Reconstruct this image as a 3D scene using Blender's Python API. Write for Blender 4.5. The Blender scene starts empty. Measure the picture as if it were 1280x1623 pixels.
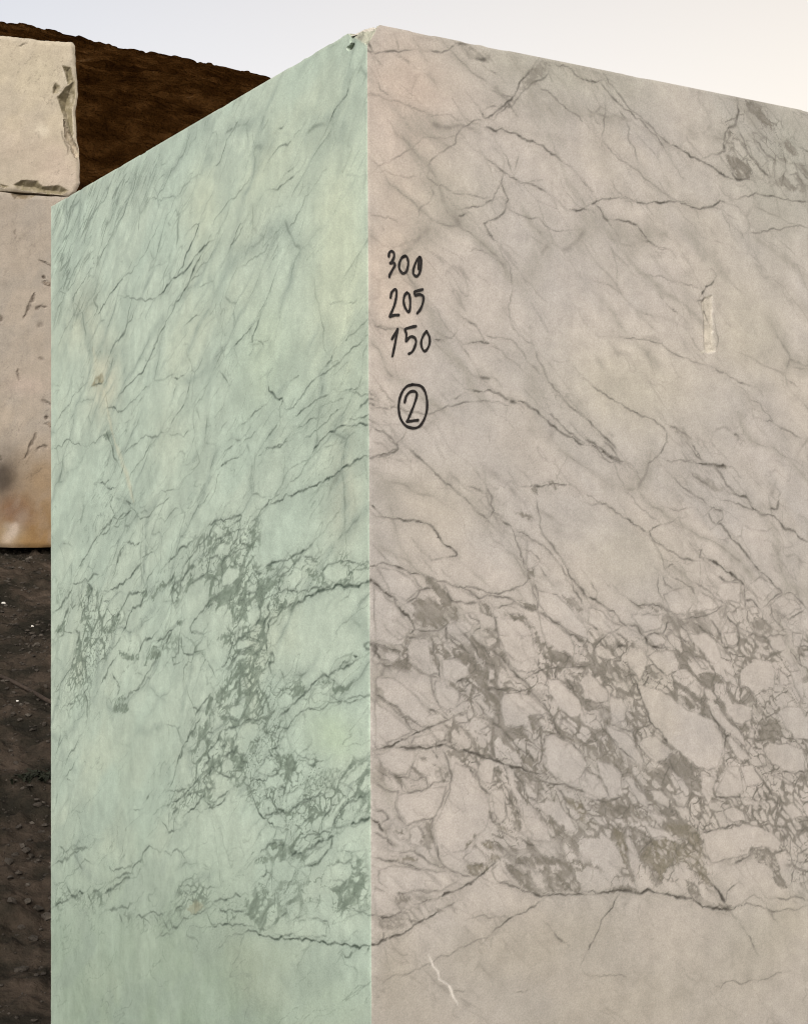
import bpy, math
import numpy as np
from mathutils import Vector

sc = bpy.context.scene
COL = sc.collection

# ------------------------------------------------------------------ camera
CAM_Z = 1.33
FPX = 2292.0                      # focal length in photograph pixels (1280 x 1623)
cam_d = bpy.data.cameras.new('camera')
cam = bpy.data.objects.new('camera', cam_d)
COL.objects.link(cam)
cam.location = (0, 0, CAM_Z)
cam.rotation_euler = (math.radians(90), 0, 0)
cam_d.sensor_fit = 'VERTICAL'
cam_d.sensor_height = 36.0
cam_d.lens = 36.0 * FPX / 1623.0
cam_d.clip_start = 0.05
cam_d.clip_end = 6000
sc.camera = cam

# ------------------------------------------------------------------ sky, sun, exposure
SUN_AZ, SUN_EL = (-0.12, -1.0), math.radians(34)      # direction towards the veiled sun, behind the viewer
world = bpy.data.worlds.new('World')
sc.world = world
world.use_nodes = True
wn, wl = world.node_tree.nodes, world.node_tree.links
for n in list(wn):
    wn.remove(n)
w_out = wn.new('ShaderNodeOutputWorld')
w_bg = wn.new('ShaderNodeBackground')
sky = wn.new('ShaderNodeTexSky')
sky.sky_type = 'NISHITA'
sky.sun_disc = False
sky.sun_elevation = SUN_EL
sky.sun_rotation = math.atan2(SUN_AZ[0], SUN_AZ[1])
sky.altitude = 300
sky.air_density = 1.0
sky.dust_density = 6.0
sky.ozone_density = 1.2
veil = wn.new('ShaderNodeHueSaturation')              # thin even overcast takes the blue out of the whole sky
veil.inputs['Saturation'].default_value = 0.26
veil.inputs['Hue'].default_value = 0.512
wl.new(sky.outputs[0], veil.inputs['Color'])
w_tc = wn.new('ShaderNodeTexCoord')                    # the veil is creamier towards the side where the day is ending
w_dot = wn.new('ShaderNodeVectorMath'); w_dot.operation = 'DOT_PRODUCT'
w_dot.inputs[1].default_value = (0.88, 0.45, -0.15)
wl.new(w_tc.outputs['Generated'], w_dot.inputs[0])
w_mr = wn.new('ShaderNodeMapRange')
w_mr.inputs['From Min'].default_value = 0.0; w_mr.inputs['From Max'].default_value = 1.0
wl.new(w_dot.outputs['Value'], w_mr.inputs['Value'])
w_mx = wn.new('ShaderNodeMix'); w_mx.data_type = 'RGBA'; w_mx.blend_type = 'MULTIPLY'
w_mx.inputs['B'].default_value = (1.37, 1.15, 0.85, 1)
wl.new(w_mr.outputs[0], w_mx.inputs['Factor'])
wl.new(veil.outputs[0], w_mx.inputs['A'])
wl.new(w_mx.outputs['Result'], w_bg.inputs['Color'])
w_bg.inputs['Strength'].default_value = 0.12
wl.new(w_bg.outputs[0], w_out.inputs['Surface'])

sun_d = bpy.data.lights.new('sun', 'SUN')
sun_d.energy = 0.5
sun_d.angle = math.radians(45)
sun_d.color = (1.0, 0.955, 0.89)
sun = bpy.data.objects.new('sun', sun_d)
COL.objects.link(sun)
_to = Vector((SUN_AZ[0], SUN_AZ[1], 0)).normalized() * math.cos(SUN_EL) + Vector((0, 0, math.sin(SUN_EL)))
sun.rotation_euler = _to.to_track_quat('Z', 'Y').to_euler()

sc.view_settings.view_transform = 'Standard'
sc.view_settings.look = 'None'
sc.view_settings.exposure = 0.92
sc.view_settings.gamma = 1.0
sc.view_settings.use_curve_mapping = False
sc.cycles.filter_width = 1.1

# ------------------------------------------------------------------ helpers
def tag(o, label=None, cat=None, group=None, kind=None):
    if label: o['label'] = label
    if cat: o['category'] = cat
    if group: o['group'] = group
    if kind: o['kind'] = kind
    return o

def empty(name, loc=(0, 0, 0)):
    o = bpy.data.objects.new(name, None)
    COL.objects.link(o)
    o.location = loc
    o.empty_display_size = 0.1
    return o

def mesh_obj(name, verts, quads, mat, parent=None, color=None, smooth=False, tris=None):
    """One mesh object straight from numpy arrays."""
    verts = np.ascontiguousarray(verts, dtype=np.float32).reshape(-1, 3)
    if parent is not None:
        verts = verts - np.array(parent.location, dtype=np.float32)
    me = bpy.data.meshes.new(name)
    quads = np.asarray(quads if quads is not None else np.zeros((0, 4)), dtype=np.int32).reshape(-1, 4)
    tris = np.asarray(tris if tris is not None else np.zeros((0, 3)), dtype=np.int32).reshape(-1, 3)
    nv, nq, nt = len(verts), len(quads), len(tris)
    me.vertices.add(nv)
    me.vertices.foreach_set('co', verts.ravel())
    me.loops.add(nq * 4 + nt * 3)
    me.loops.foreach_set('vertex_index', np.concatenate([quads.ravel(), tris.ravel()]).astype(np.int32))
    me.polygons.add(nq + nt)
    starts = np.concatenate([np.arange(nq) * 4, nq * 4 + np.arange(nt) * 3]).astype(np.int32)
    me.polygons.foreach_set('loop_start', starts)
    me.polygons.foreach_set('use_smooth', np.full(nq + nt, smooth, dtype=bool))
    me.update(calc_edges=True)
    if color is not None:
        at = me.attributes.new('Col', 'FLOAT_COLOR', 'POINT')
        c = np.ones((nv, 4), dtype=np.float32)
        c[:, :3] = color.reshape(-1, 3)
        at.data.foreach_set('color', c.ravel())
    me.materials.append(mat)
    o = bpy.data.objects.new(name, me)
    COL.objects.link(o)
    if parent is not None:
        o.parent = parent
    return o

def grid_quads(nr, nc, base=0, flip=False):
    i = np.arange(nr * nc).reshape(nr, nc) + base
    q = np.stack([i[:-1, :-1], i[:-1, 1:], i[1:, 1:], i[1:, :-1]], -1).reshape(-1, 4)
    return q[:, ::-1] if flip else q

def lin(c):
    c = np.asarray(c, dtype=np.float64) / 255.0
    return np.where(c <= 0.04045, c / 12.92, ((c + 0.055) / 1.055) ** 2.4)

def sstep(a, b, x):
    t = np.clip((x - a) / (b - a), 0, 1)
    return t * t * (3 - 2 * t)

def _hash(ix, iy, seed):
    with np.errstate(over='ignore'):
        h = ix * np.uint32(374761393) + iy * np.uint32(668265263) + np.uint32((seed * 1442695041) & 0xFFFFFFFF)
        h = (h ^ (h >> np.uint32(13))) * np.uint32(1274126177)
        h = (h ^ (h >> np.uint32(16))) * np.uint32(2246822519)
    return ((h ^ (h >> np.uint32(15))) & np.uint32(0xFFFFFF)).astype(np.float32) * np.float32(1.0 / 0xFFFFFF)

def vnoise(x, y, seed=0):
    x, y = np.asarray(x), np.asarray(y)
    ix, iy = np.floor(x), np.floor(y)
    fx, fy = (x - ix).astype(np.float32), (y - iy).astype(np.float32)
    fx = fx * fx * fx * (fx * (fx * 6 - 15) + 10)
    fy = fy * fy * fy * (fy * (fy * 6 - 15) + 10)
    ix, iy = ix.astype(np.int32).astype(np.uint32), iy.astype(np.int32).astype(np.uint32)
    jx, jy = ix + np.uint32(1), iy + np.uint32(1)
    a, b = _hash(ix, iy, seed), _hash(jx, iy, seed)
    c, d = _hash(ix, jy, seed), _hash(jx, jy, seed)
    return (a + (b - a) * fx) * (1 - fy) + (c + (d - c) * fx) * fy

def fbm(x, y, octv=4, seed=0, gain=0.5):
    s = np.zeros(np.shape(x), dtype=np.float32)
    amp, tot, f = 1.0, 0.0, 1.0
    for k in range(octv):
        s += amp * vnoise(x * f + 17.3 * k, y * f - 9.1 * k, seed + k * 131)
        tot += amp
        amp *= gain
        f *= 2.03
    return s / tot

def voronoi(x, y, seed=0):
    ix, iy = np.floor(x).astype(np.int32), np.floor(y).astype(np.int32)
    f1 = np.full(np.shape(x), 81.0, dtype=np.float32)
    f2 = f1.copy()
    x, y = (x - ix).astype(np.float32), (y - iy).astype(np.float32)
    for dx in (-1, 0, 1):
        for dy in (-1, 0, 1):
            cx, cy = (ix + dx).astype(np.uint32), (iy + dy).astype(np.uint32)
            px = dx + 0.08 + 0.84 * _hash(cx, cy, seed) - x
            py = dy + 0.08 + 0.84 * _hash(cx, cy, seed + 7) - y
            d = px * px + py * py
            f2 = np.minimum(f2, np.maximum(f1, d))
            f1 = np.minimum(f1, d)
    return np.sqrt(f1), np.sqrt(f2)

# ------------------------------------------------------------------ materials
def new_mat(name):
    m = bpy.data.materials.new(name)
    m.use_nodes = True
    nt = m.node_tree
    b = nt.nodes['Principled BSDF']
    return m, nt, b

def stone_mat(name, rough=0.55, grain=0.10, bump=0.12, scale=1.0):
    """Stone: veining carried by the surface attribute 'Col', crystal grain and relief from noise nodes."""
    m, nt, b = new_mat(name)
    N, L = nt.nodes, nt.links
    at = N.new('ShaderNodeAttribute'); at.attribute_name = 'Col'
    tc = N.new('ShaderNodeTexCoord')
    g = N.new('ShaderNodeTexNoise'); g.inputs['Scale'].default_value = 420 * scale; g.inputs['Detail'].default_value = 3
    g2 = N.new('ShaderNodeTexNoise'); g2.inputs['Scale'].default_value = 38 * scale; g2.inputs['Detail'].default_value = 5
    L.new(tc.outputs['Object'], g.inputs['Vector']); L.new(tc.outputs['Object'], g2.inputs['Vector'])
    mr = N.new('ShaderNodeMapRange')
    mr.inputs['From Min'].default_value = 0.3; mr.inputs['From Max'].default_value = 0.7
    mr.inputs['To Min'].default_value = 1 - grain; mr.inputs['To Max'].default_value = 1 + grain
    L.new(g.outputs['Fac'], mr.inputs['Value'])
    mr2 = N.new('ShaderNodeMapRange')
    mr2.inputs['From Min'].default_value = 0.3; mr2.inputs['From Max'].default_value = 0.7
    mr2.inputs['To Min'].default_value = 1 - grain * 0.5; mr2.inputs['To Max'].default_value = 1 + grain * 0.5
    L.new(g2.outputs['Fac'], mr2.inputs['Value'])
    mu = N.new('ShaderNodeMath'); mu.operation = 'MULTIPLY'
    L.new(mr.outputs[0], mu.inputs[0]); L.new(mr2.outputs[0], mu.inputs[1])
    vm = N.new('ShaderNodeVectorMath'); vm.operation = 'SCALE'
    L.new(at.outputs['Color'], vm.inputs[0]); L.new(mu.outputs[0], vm.inputs['Scale'])
    L.new(vm.outputs[0], b.inputs['Base Color'])
    b.inputs['Roughness'].default_value = rough
    b.inputs['Specular IOR Level'].default_value = 0.3
    bp = N.new('ShaderNodeBump'); bp.inputs['Strength'].default_value = bump; bp.inputs['Distance'].default_value = 0.002
    L.new(g2.outputs['Fac'], bp.inputs['Height'])
    L.new(bp.outputs[0], b.inputs['Normal'])
    return m

def noise_mat(name, cols, scale, rough=0.9, bump=0.6, bdist=0.02, detail=8, spec=0.15):
    m, nt, b = new_mat(name)
    N, L = nt.nodes, nt.links
    tc = N.new('ShaderNodeTexCoord')
    n1 = N.new('ShaderNodeTexNoise'); n1.inputs['Scale'].default_value = scale; n1.inputs['Detail'].default_value = detail
    n1.inputs['Roughness'].default_value = 0.62
    L.new(tc.outputs['Object'], n1.inputs['Vector'])
    cr = N.new('ShaderNodeValToRGB')
    e = cr.color_ramp.elements
    e[0].position, e[1].position = cols[0][0], cols[-1][0]
    for (p, c), el in zip((cols[0], cols[-1]), (e[0], e[1])):
        el.color = (*c, 1)
    for p, c in cols[1:-1]:
        el = e.new(p); el.color = (*c, 1)
    L.new(n1.outputs['Fac'], cr.inputs['Fac'])
    L.new(cr.outputs['Color'], b.inputs['Base Color'])
    b.inputs['Roughness'].default_value = rough
    b.inputs['Specular IOR Level'].default_value = spec
    n2 = N.new('ShaderNodeTexNoise'); n2.inputs['Scale'].default_value = scale * 5; n2.inputs['Detail'].default_value = 8
    L.new(tc.outputs['Object'], n2.inputs['Vector'])
    bp = N.new('ShaderNodeBump'); bp.inputs['Strength'].default_value = bump; bp.inputs['Distance'].default_value = bdist
    L.new(n2.outputs['Fac'], bp.inputs['Height'])
    L.new(bp.outputs[0], b.inputs['Normal'])
    return m

M_MARBLE = stone_mat('veined_marble', grain=0.13)
M_ROUGH = stone_mat('weathered_stone', rough=0.8, grain=0.12, bump=0.35, scale=0.35)
M_SOIL = noise_mat('quarry_soil', [(0.25, (0.008, 0.0078, 0.006)), (0.45, (0.018, 0.0152, 0.011)), (0.60, (0.040, 0.030, 0.022)), (0.8, (0.082, 0.061, 0.046))], 4.5, bump=0.8, bdist=0.03, detail=14, spec=0.04)
M_HILL = noise_mat('dark_spoil', [(0.30, (0.006, 0.0022, 0.0006)), (0.50, (0.019, 0.0078, 0.0020)), (0.64, (0.038, 0.0170, 0.0050)), (0.80, (0.085, 0.048, 0.022))], 0.9, bump=1.0, bdist=0.5, detail=14, spec=0.0)
M_PEBBLE = noise_mat('gravel_stone', [(0.3, (0.018, 0.015, 0.012)), (0.55, (0.045, 0.037, 0.029)), (0.75, (0.11, 0.095, 0.078))], 9)
M_PAINT = noise_mat('black_marker', [(0.35, (0.0045, 0.0030, 0.0030)), (0.58, (0.009, 0.006, 0.005)), (0.75, (0.045, 0.038, 0.034))], 240, rough=0.5, bump=0.1, bdist=0.001, spec=0.4)
M_CABLE = noise_mat('dusty_cable', [(0.3, (0.018, 0.013, 0.010)), (0.7, (0.050, 0.036, 0.026))], 30, rough=0.7, bump=0.2)
M_WEED = noise_mat('dark_weed', [(0.3, (0.008, 0.009, 0.005)), (0.7, (0.018, 0.020, 0.011))], 40, rough=0.8, bump=0.1)
M_CHIP = noise_mat('white_chip', [(0.3, (0.50, 0.47, 0.42)), (0.7, (0.68, 0.64, 0.58))], 30, rough=0.8, bump=0.2)

# ------------------------------------------------------------------ layout of the big block (metres)
CORNER = np.array([(585 - 640) / FPX * 2.124, 2.124])     # near vertical edge
DL = np.array([-0.5195, 0.8545])                         # along the mint face, away from the viewer
DR = np.array([0.8545, 0.5195])                          # along the grey face
WID, LEN, HGT = 1.50, 3.00, 2.05                         # the sizes written on the stone
NL, NR = -DR, -DL                                        # outward normals

# ------------------------------------------------------------------ ground
def ground_z(x, y):
    x, y = np.asarray(x, dtype=np.float64), np.asarray(y, dtype=np.float64)
    s = (x - CORNER[0]) * DL[0] + (y - CORNER[1]) * DL[1]
    r = np.clip(s - 1.72, 0, 5.0)
    h = 0.232 * r * sstep(-0.3, 0.6, r)
    far = np.hypot(x, y)
    w = sstep(0.02, 0.5, r) * (1 - sstep(60, 200, far))
    h = h + w * (0.16 * (fbm(x * 0.9, y * 0.9, 3, 5) - 0.5) + 0.035 * (fbm(x * 5, y * 6, 3, 9) - 0.5)
                 + 0.034 * (fbm(x * 22, y * 26, 4, 12) - 0.5))
    # low clods, thicker lower down the slope
    cl = fbm(x * 13, y * 15, 2, 44)
    h = h + w * 0.022 * sstep(0.56, 0.8, cl)
    return h

def lines(lo, hi, step, grow, far):
    a = list(np.arange(lo, hi + 1e-6, step))
    d = step
    while a[-1] < far:
        d *= grow
        a.append(a[-1] + d)
    d = step
    b = []
    p = lo
    while p > -far:
        d *= grow
        p -= d
        b.append(p)
    return np.array(b[::-1] + a)

gx = lines(-2.75, -0.7, 0.011, 1.22, 1800)
gy = lines(3.45, 9.0, 0.014, 1.22, 1800)
GX, GY = np.meshgrid(gx, gy)
GZ = ground_z(GX, GY)
ground = mesh_obj('ground', np.stack([GX, GY, GZ], -1), grid_quads(len(gy), len(gx)), M_SOIL, smooth=True)
tag(ground, 'bare dark brown quarry soil rising behind the blocks', kind='structure')

def hit_ground(px, py):
    """Point of the ground seen at a photograph pixel."""
    Y = np.linspace(2.8, 14, 4000)
    X = (px - 640) / FPX * Y
    Zr = CAM_Z - (py - 811.5) / FPX * Y
    below = np.nonzero(Zr <= ground_z(X, Y))[0]
    i = below[0] if len(below) else 2000
    return np.array([X[i], Y[i], float(ground_z(X[i], Y[i]))])

# ------------------------------------------------------------------ spoil hill
def crest(X):
    px = np.array([-4000, -1500, -500, -150, 0, 60, 120, 200, 300, 430, 560, 800, 1100, 1600, 2600, 6000])
    py = np.array([430, 180, 75, 46, 40, 40, 51, 71, 91, 121, 158, 240, 360, 560, 770, 800])
    return (811.5 - np.interp(X / 62.0 * FPX + 640, px, py)) / FPX * 62.0 + 1.15

hx = np.concatenate([np.linspace(-170, -24, 160), np.linspace(-23.8, -1, 330), np.linspace(-0.5, 160, 150)])
hy = np.concatenate([np.linspace(20, 40, 70), np.linspace(40.2, 66, 210), np.linspace(67, 130, 40)])
HX, HY = np.meshgrid(hx, hy)
prof = sstep(18, 62, HY) * 0.55 + 0.45 * np.clip((HY - 20) / 42.0, 0, 1)
prof = np.where(HY > 62, 1 - 0.75 * sstep(62, 132, HY), prof)
HZ = crest(HX) * prof
amp = np.clip(prof * 1.6, 0.15, 1)
HZ = HZ + amp * (2.2 * (fbm(HX * 0.10, HY * 0.10, 4, 21) - 0.5) * (1 - 0.75 * sstep(50, 60, HY))
                 + 0.9 * (fbm(HX * 0.22, HY * 0.8, 4, 25) - 0.5) * (1 - 0.6 * sstep(54, 60, HY))
                 + 0.15 * (fbm(HX * 1.3, HY * 1.5, 3, 29) - 0.5)
                 + 0.10 * sstep(0.55, 0.8, fbm(HX * 1.9, HY * 1.9, 2, 33)))
HZ = np.where(HY <= 20.01, -0.5, HZ)
HZ = np.where(HY >= 129.9, -1.0, HZ)
hill = mesh_obj('hill', np.stack([HX, HY, HZ], -1), grid_quads(len(hy), len(hx)), M_HILL, smooth=True)
tag(hill, 'dark brown rubble hill rising behind the stone blocks', kind='structure')

# ------------------------------------------------------------------ stone faces: veining worked out on the face itself
class Face:
    """A vertical sawn face. u runs along it from `org` (metres), z is height; fields live on its mesh nodes."""
    def __init__(s, org, d, u0, u1, z0, z1, du, dz):
        s.org, s.d = org, d
        nu, nz = int(round((u1 - u0) / du)) + 1, int(round((z1 - z0) / dz)) + 1
        s.u, s.z = np.linspace(u0, u1, nu), np.linspace(z0, z1, nz)
        s.du, s.dz = s.u[1] - s.u[0], s.z[1] - s.z[0]
        s.U, s.Z = [g.astype(np.float32) for g in np.meshgrid(s.u, s.z)]
        s.shape = s.U.shape
        s.axis, s.tails = np.array([0.78, -0.62]), False
        s.gain, s.deep, s.thick, s.K = 1.12, 1.04, 1.15, 0.86
        for k in ('dark', 'soft', 'mat', 'ochre', 'brown', 'light', 'white', 'scar', 'zone', 'streak', 'keep', 'pit'):
            setattr(s, k, np.zeros(s.shape, dtype=np.float32))
        s.WU = s.U + 0.010 * (fbm(s.U * 42, s.Z * 42, 3, 301) - 0.5)
        s.WZ = s.Z + 0.010 * (fbm(s.U * 42, s.Z * 42, 3, 302) - 0.5)
        s.vary = fbm(s.U * 55, s.Z * 55, 3, 303)

    def uz(s, px, py):
        t = (px - 640.0) / FPX
        u = (t * s.org[1] - s.org[0]) / (s.d[0] - t * s.d[1])
        Y = s.org[1] + u * s.d[1]
        return u, CAM_Z - (py - 811.5) / FPX * Y

    def win(s, ua, ub, za, zb):
        i0, i1 = np.searchsorted(s.u, [ua, ub]); j0, j1 = np.searchsorted(s.z, [za, zb])
        return slice(max(j0 - 1, 0), min(j1 + 1, s.shape[0])), slice(max(i0 - 1, 0), min(i1 + 1, s.shape[1]))

    def poly(s, P, pad=0.02, warp=True):
        a, b = P.min(0) - pad, P.max(0) + pad
        w = s.win(a[0], b[0], a[1], b[1])
        X = (s.WU if warp else s.U)[w]; Y = (s.WZ if warp else s.Z)[w]
        if X.size == 0:
            return w, X
        d2 = np.full(X.shape, 9.0); ins = np.zeros(X.shape, dtype=bool)
        Q = np.roll(P, -1, 0)
        for (x0, y0), (x1, y1) in zip(P, Q):
            ex, ey = x1 - x0, y1 - y0
            t = np.clip(((X - x0) * ex + (Y - y0) * ey) / (ex * ex + ey * ey + 1e-12), 0, 1)
            d2 = np.minimum(d2, (X - x0 - t * ex) ** 2 + (Y - y0 - t * ey) ** 2)
            if y0 != y1:
                ins ^= ((y0 > Y) != (y1 > Y)) & (X < (x1 - x0) * (Y - y0) / (y1 - y0) + x0)
        sd = np.sqrt(d2) * np.where(ins, 1, -1)          # > 0 inside
        return w, sd

    def stroke(s, P, w, a, field, rng, jag=0.075, levels=3, soft=False):
        P = np.asarray(P, dtype=np.float64)
        for _ in range(levels):
            mid = 0.5 * (P[:-1] + P[1:])
            seg = P[1:] - P[:-1]
            ln = np.hypot(seg[:, 0], seg[:, 1])
            nrm = np.stack([-seg[:, 1], seg[:, 0]], 1)
            mid = mid + nrm * (rng.normal(0, jag, len(mid)))[:, None]
            out = np.empty((len(P) + len(mid), 2)); out[0::2] = P; out[1::2] = mid
            P = out
        n = len(P)
        t = np.linspace(0, 1, n)
        ph = rng.random(3) * 6.28
        k = n / 9.0
        var = 1 + 0.33 * np.sin(t * 6.28 * k * 0.37 + ph[0]) + 0.28 * np.sin(t * 6.28 * k * 0.9 + ph[1]) + rng.normal(0, 0.16, n)
        tap = np.minimum(1, np.minimum(t, 1 - t) * 7 + 0.45)
        W = np.clip(w * var * tap, 0.35 * w, 2.0 * w) * 0.5
        A = np.clip(a * (1 + 0.18 * np.sin(t * 6.28 * k * 0.6 + ph[2])) * np.minimum(1, tap + 0.15), 0, 1.15)
        F = getattr(s, field)
        res = 0.62 * max(s.dz, 0.0012)
        for i in range(n - 1):
            (x0, y0), (x1, y1) = P[i], P[i + 1]
            hw = 0.5 * (W[i] + W[i + 1])
            rw = max(hw, res)
            am = 0.5 * (A[i] + A[i + 1]) * min(1.0, (hw / rw) ** 0.6)
            pad = rw * (2.6 if soft else 2.0) + s.du
            wn_ = s.win(min(x0, x1) - pad, max(x0, x1) + pad, min(y0, y1) - pad, max(y0, y1) + pad)
            X, Y = s.U[wn_], s.Z[wn_]
            if X.size == 0:
                continue
            ex, ey = x1 - x0, y1 - y0
            tt = np.clip(((X - x0) * ex + (Y - y0) * ey) / (ex * ex + ey * ey + 1e-12), 0, 1)
            dd = ((X - x0 - tt * ex) ** 2 + (Y - y0 - tt * ey) ** 2) / (rw * rw)
            v = am * (np.exp(-dd * 0.55) if soft else np.exp(-(dd ** 1.35) * 0.75))
            F[wn_] = np.maximum(F[wn_], v)

    def trace(s, text, seed=1):
        """Veins, clasts and matrix drawn on the stone, listed in the tiles they were surveyed in."""
        ops = []
        ox = oy = 0.0; k = 1.0
        for ln in text.strip().splitlines():
            p = ln.split()
            if p[0] == 'T':
                ox, oy, k = float(p[2]), float(p[3]), float(p[4])
                continue
            n0 = {'v': 3, 's': 3, 'l': 3, 'w': 3, 'c': 1, 'x': 1}.get(p[0], 2)
            q = np.array([float(t) for t in p[n0:]])
            q = q[:len(q) // 2 * 2].reshape(-1, 2)
            u, z = s.uz(ox + q[:, 0] * k, oy + q[:, 1] * k)
            ops.append((p[0], [float(t) for t in p[1:n0]], np.stack([u, z], 1)))
        px = s.org[1] / FPX                               # one photograph pixel at the near edge, in metres
        rng = np.random.default_rng(seed)
        for op, a, P in ops:                              # zones of broken stone and of fine streaks
            if op in 'nz':
                w, sd = s.poly(P, 0.07)
                if sd.size == 0: continue
                v = a[0] * sstep(-0.025, 0.03, sd + 0.05 * (fbm(s.U[w] * 16, s.Z[w] * 16, 3, 310) - 0.5))
                F = s.zone if op == 'n' else s.streak
                F[w] = np.maximum(F[w], v)
        for op, a, P in ops:                              # clean clasts inside them, with a thin dark rim
            if op == 'c':
                w, sd = s.poly(P)
                if sd.size == 0: continue
                s.keep[w] = np.maximum(s.keep[w], sstep(-0.002, 0.003, sd))
                rim = 0.52 * np.exp(-(sd / (1.5 * px)) ** 2) * np.clip(1.9 * s.vary[w] - 0.25, 0, 1)
                s.dark[w] = np.maximum(s.dark[w], rim)
        for op, a, P in ops:
            if op in 'mo':
                w, sd = s.poly(P)
                if sd.size == 0: continue
                v = a[0] * sstep(-0.0022, 0.0028, sd)
                s.mat[w] = np.maximum(s.mat[w], v)
                if op == 'o':
                    s.ochre[w] = np.maximum(s.ochre[w], sstep(-0.006, 0.006, sd))
                rim = 0.45 * a[0] * np.exp(-(sd / (1.3 * px)) ** 2) * np.clip(2.2 * s.vary[w] - 0.5, 0, 1)
                s.dark[w] = np.maximum(s.dark[w], rim)
        for op, a, P in ops:
            if op == 'x':
                w, sd = s.poly(P)
                if sd.size == 0: continue
                v = sstep(-0.002, 0.003, sd)
                s.mat[w] *= 1 - 0.95 * v
                s.keep[w] = np.maximum(s.keep[w], v)
            elif op in 'bk':
                w, sd = s.poly(P)
                if sd.size == 0: continue
                F = s.brown if op == 'b' else s.scar
                F[w] = np.maximum(F[w], a[0] * sstep(-0.003, 0.003, sd))
                s.pit[w] = np.maximum(s.pit[w], np.maximum(sd, 0))
        for op, a, P in ops:
            if op in 'vslw':
                a[0] = a[0] * ((s.org[1] + P[:, 0].mean() * s.d[1]) / s.org[1]) ** s.thick
            if op == 'v':
                s.stroke(P, a[0] * px * s.gain, a[1] * s.deep, 'dark', rng)
                if a[0] >= 1.4 and s.tails:               # veins thin out and run on along the fabric, with a grey bloom beside them
                    s.stroke(P, a[0] * px * 5.5, 0.34 * a[1], 'soft', rng, levels=2, soft=True)
                    ln = np.hypot(*(P[-1] - P[0]))
                    for e, n in ((P[0], P[min(1, len(P) - 1)]), (P[-1], P[-2])):
                        dv = e - n; dv = dv / (np.hypot(*dv) + 1e-9)
                        fa = s.axis if dv @ s.axis > 0 else -s.axis
                        L_ = min(0.09, 0.35 * ln + 0.015) * (0.6 + 0.8 * rng.random())
                        q = np.array([e, e + dv * L_ * 0.4, e + (dv * 0.6 + fa * 0.4) * L_ * 0.75, e + (dv * 0.35 + fa * 0.65) * L_ * 1.1])
                        s.stroke(q, a[0] * px * s.gain * 0.6, 0.42 * a[1], 'dark', rng)
                        s.stroke(q, a[0] * px * 5, 0.26 * a[1], 'soft', rng, levels=2, soft=True)
            elif op == 's':
                s.stroke(P, a[0] * px, a[1], 'soft', rng, levels=2, soft=True)
            elif op == 'l':
                s.stroke(P, a[0] * px, a[1], 'light', rng, jag=0.05, levels=2)
            elif op == 'w':
                s.stroke(P, a[0] * px, a[1], 'white', rng)

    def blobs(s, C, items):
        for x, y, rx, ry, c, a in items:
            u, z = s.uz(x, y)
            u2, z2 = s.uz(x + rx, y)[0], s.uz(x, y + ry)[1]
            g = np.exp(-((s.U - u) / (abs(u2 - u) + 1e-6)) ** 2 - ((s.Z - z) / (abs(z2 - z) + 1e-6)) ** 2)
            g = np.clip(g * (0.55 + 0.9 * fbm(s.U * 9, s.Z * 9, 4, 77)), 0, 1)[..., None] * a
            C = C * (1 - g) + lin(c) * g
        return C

    def shifted(s, F, su, sz):
        """Field looked up at displaced places (metres): frays the drawn edges."""
        jj, ii = np.indices(s.shape)
        j = np.clip(np.rint(jj + sz / s.dz), 0, s.shape[0] - 1).astype(np.int32)
        i = np.clip(np.rint(ii + su / s.du), 0, s.shape[1] - 1).astype(np.int32)
        return F[j, i]

    def fray(s, axis):
        U, Z = s.U, s.Z
        al, ac = U * axis[0] + Z * axis[1], -U * axis[1] + Z * axis[0]
        f1 = (fbm(al * 60, ac * 260, 3, 321) - 0.5) * 2
        f2 = (fbm(U * 170, Z * 170, 2, 322) - 0.5) * 2
        s.mat = s.shifted(s.mat, axis[0] * f1 * 0.009 - axis[1] * f2 * 0.003, axis[1] * f1 * 0.009 + axis[0] * f2 * 0.003)
        s.brown = s.shifted(s.brown, f1 * 0.004, f2 * 0.004)
        s.keep = s.shifted(s.keep, axis[0] * f1 * 0.006, axis[1] * f1 * 0.006)
        g1 = (fbm(U * 210, Z * 210, 2, 323) - 0.5) * 2
        core = s.shifted(s.dark, g1 * 0.0012, f2 * 0.0012) * np.clip(0.6 + 0.85 * fbm(U * 150, Z * 150, 2, 324), 0, 1.1)
        # thin grey haze spreading off each vein along the fabric
        halo = np.zeros_like(core)
        for k in range(3):
            h1 = (fbm(al * 25 + 7 * k, ac * 120, 3, 331 + k) - 0.5) * 2
            halo = np.maximum(halo, s.shifted(s.dark, axis[0] * h1 * 0.030 + g1 * 0.002, axis[1] * h1 * 0.030 + f2 * 0.002))
        s.soft = np.maximum(s.soft, 0.55 * halo * sstep(0.30, 0.62, fbm(U * 24, Z * 24, 3, 335)))
        s.dark = np.clip(core, 0, 1)

    def colour(s, pal, items, axis):
        """Base colour of the stone at every node of the face."""
        s.fray(axis)
        U, Z = s.U, s.Z
        wu = U + 0.05 * (fbm(U * 7, Z * 7, 4, 61) - 0.5)
        wz = Z + 0.05 * (fbm(U * 7, Z * 7, 4, 62) - 0.5)
        al, ac = wu * axis[0] + wz * axis[1], -wu * axis[1] + wz * axis[0]
        # cloudy ground tone
        n = fbm(al * 4, ac * 9, 5, 71)[..., None]
        C = lin(pal['base']) * (1 - sstep(0.35, 0.7, n)) + lin(pal['cool']) * sstep(0.35, 0.7, n)
        n = fbm(al * 2.3 + 5, ac * 4.5, 4, 72)[..., None]
        g = 0.55 * sstep(0.55, 0.78, n)
        C = C * (1 - g) + lin(pal['warm']) * g
        C = s.blobs(C, items)
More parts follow.
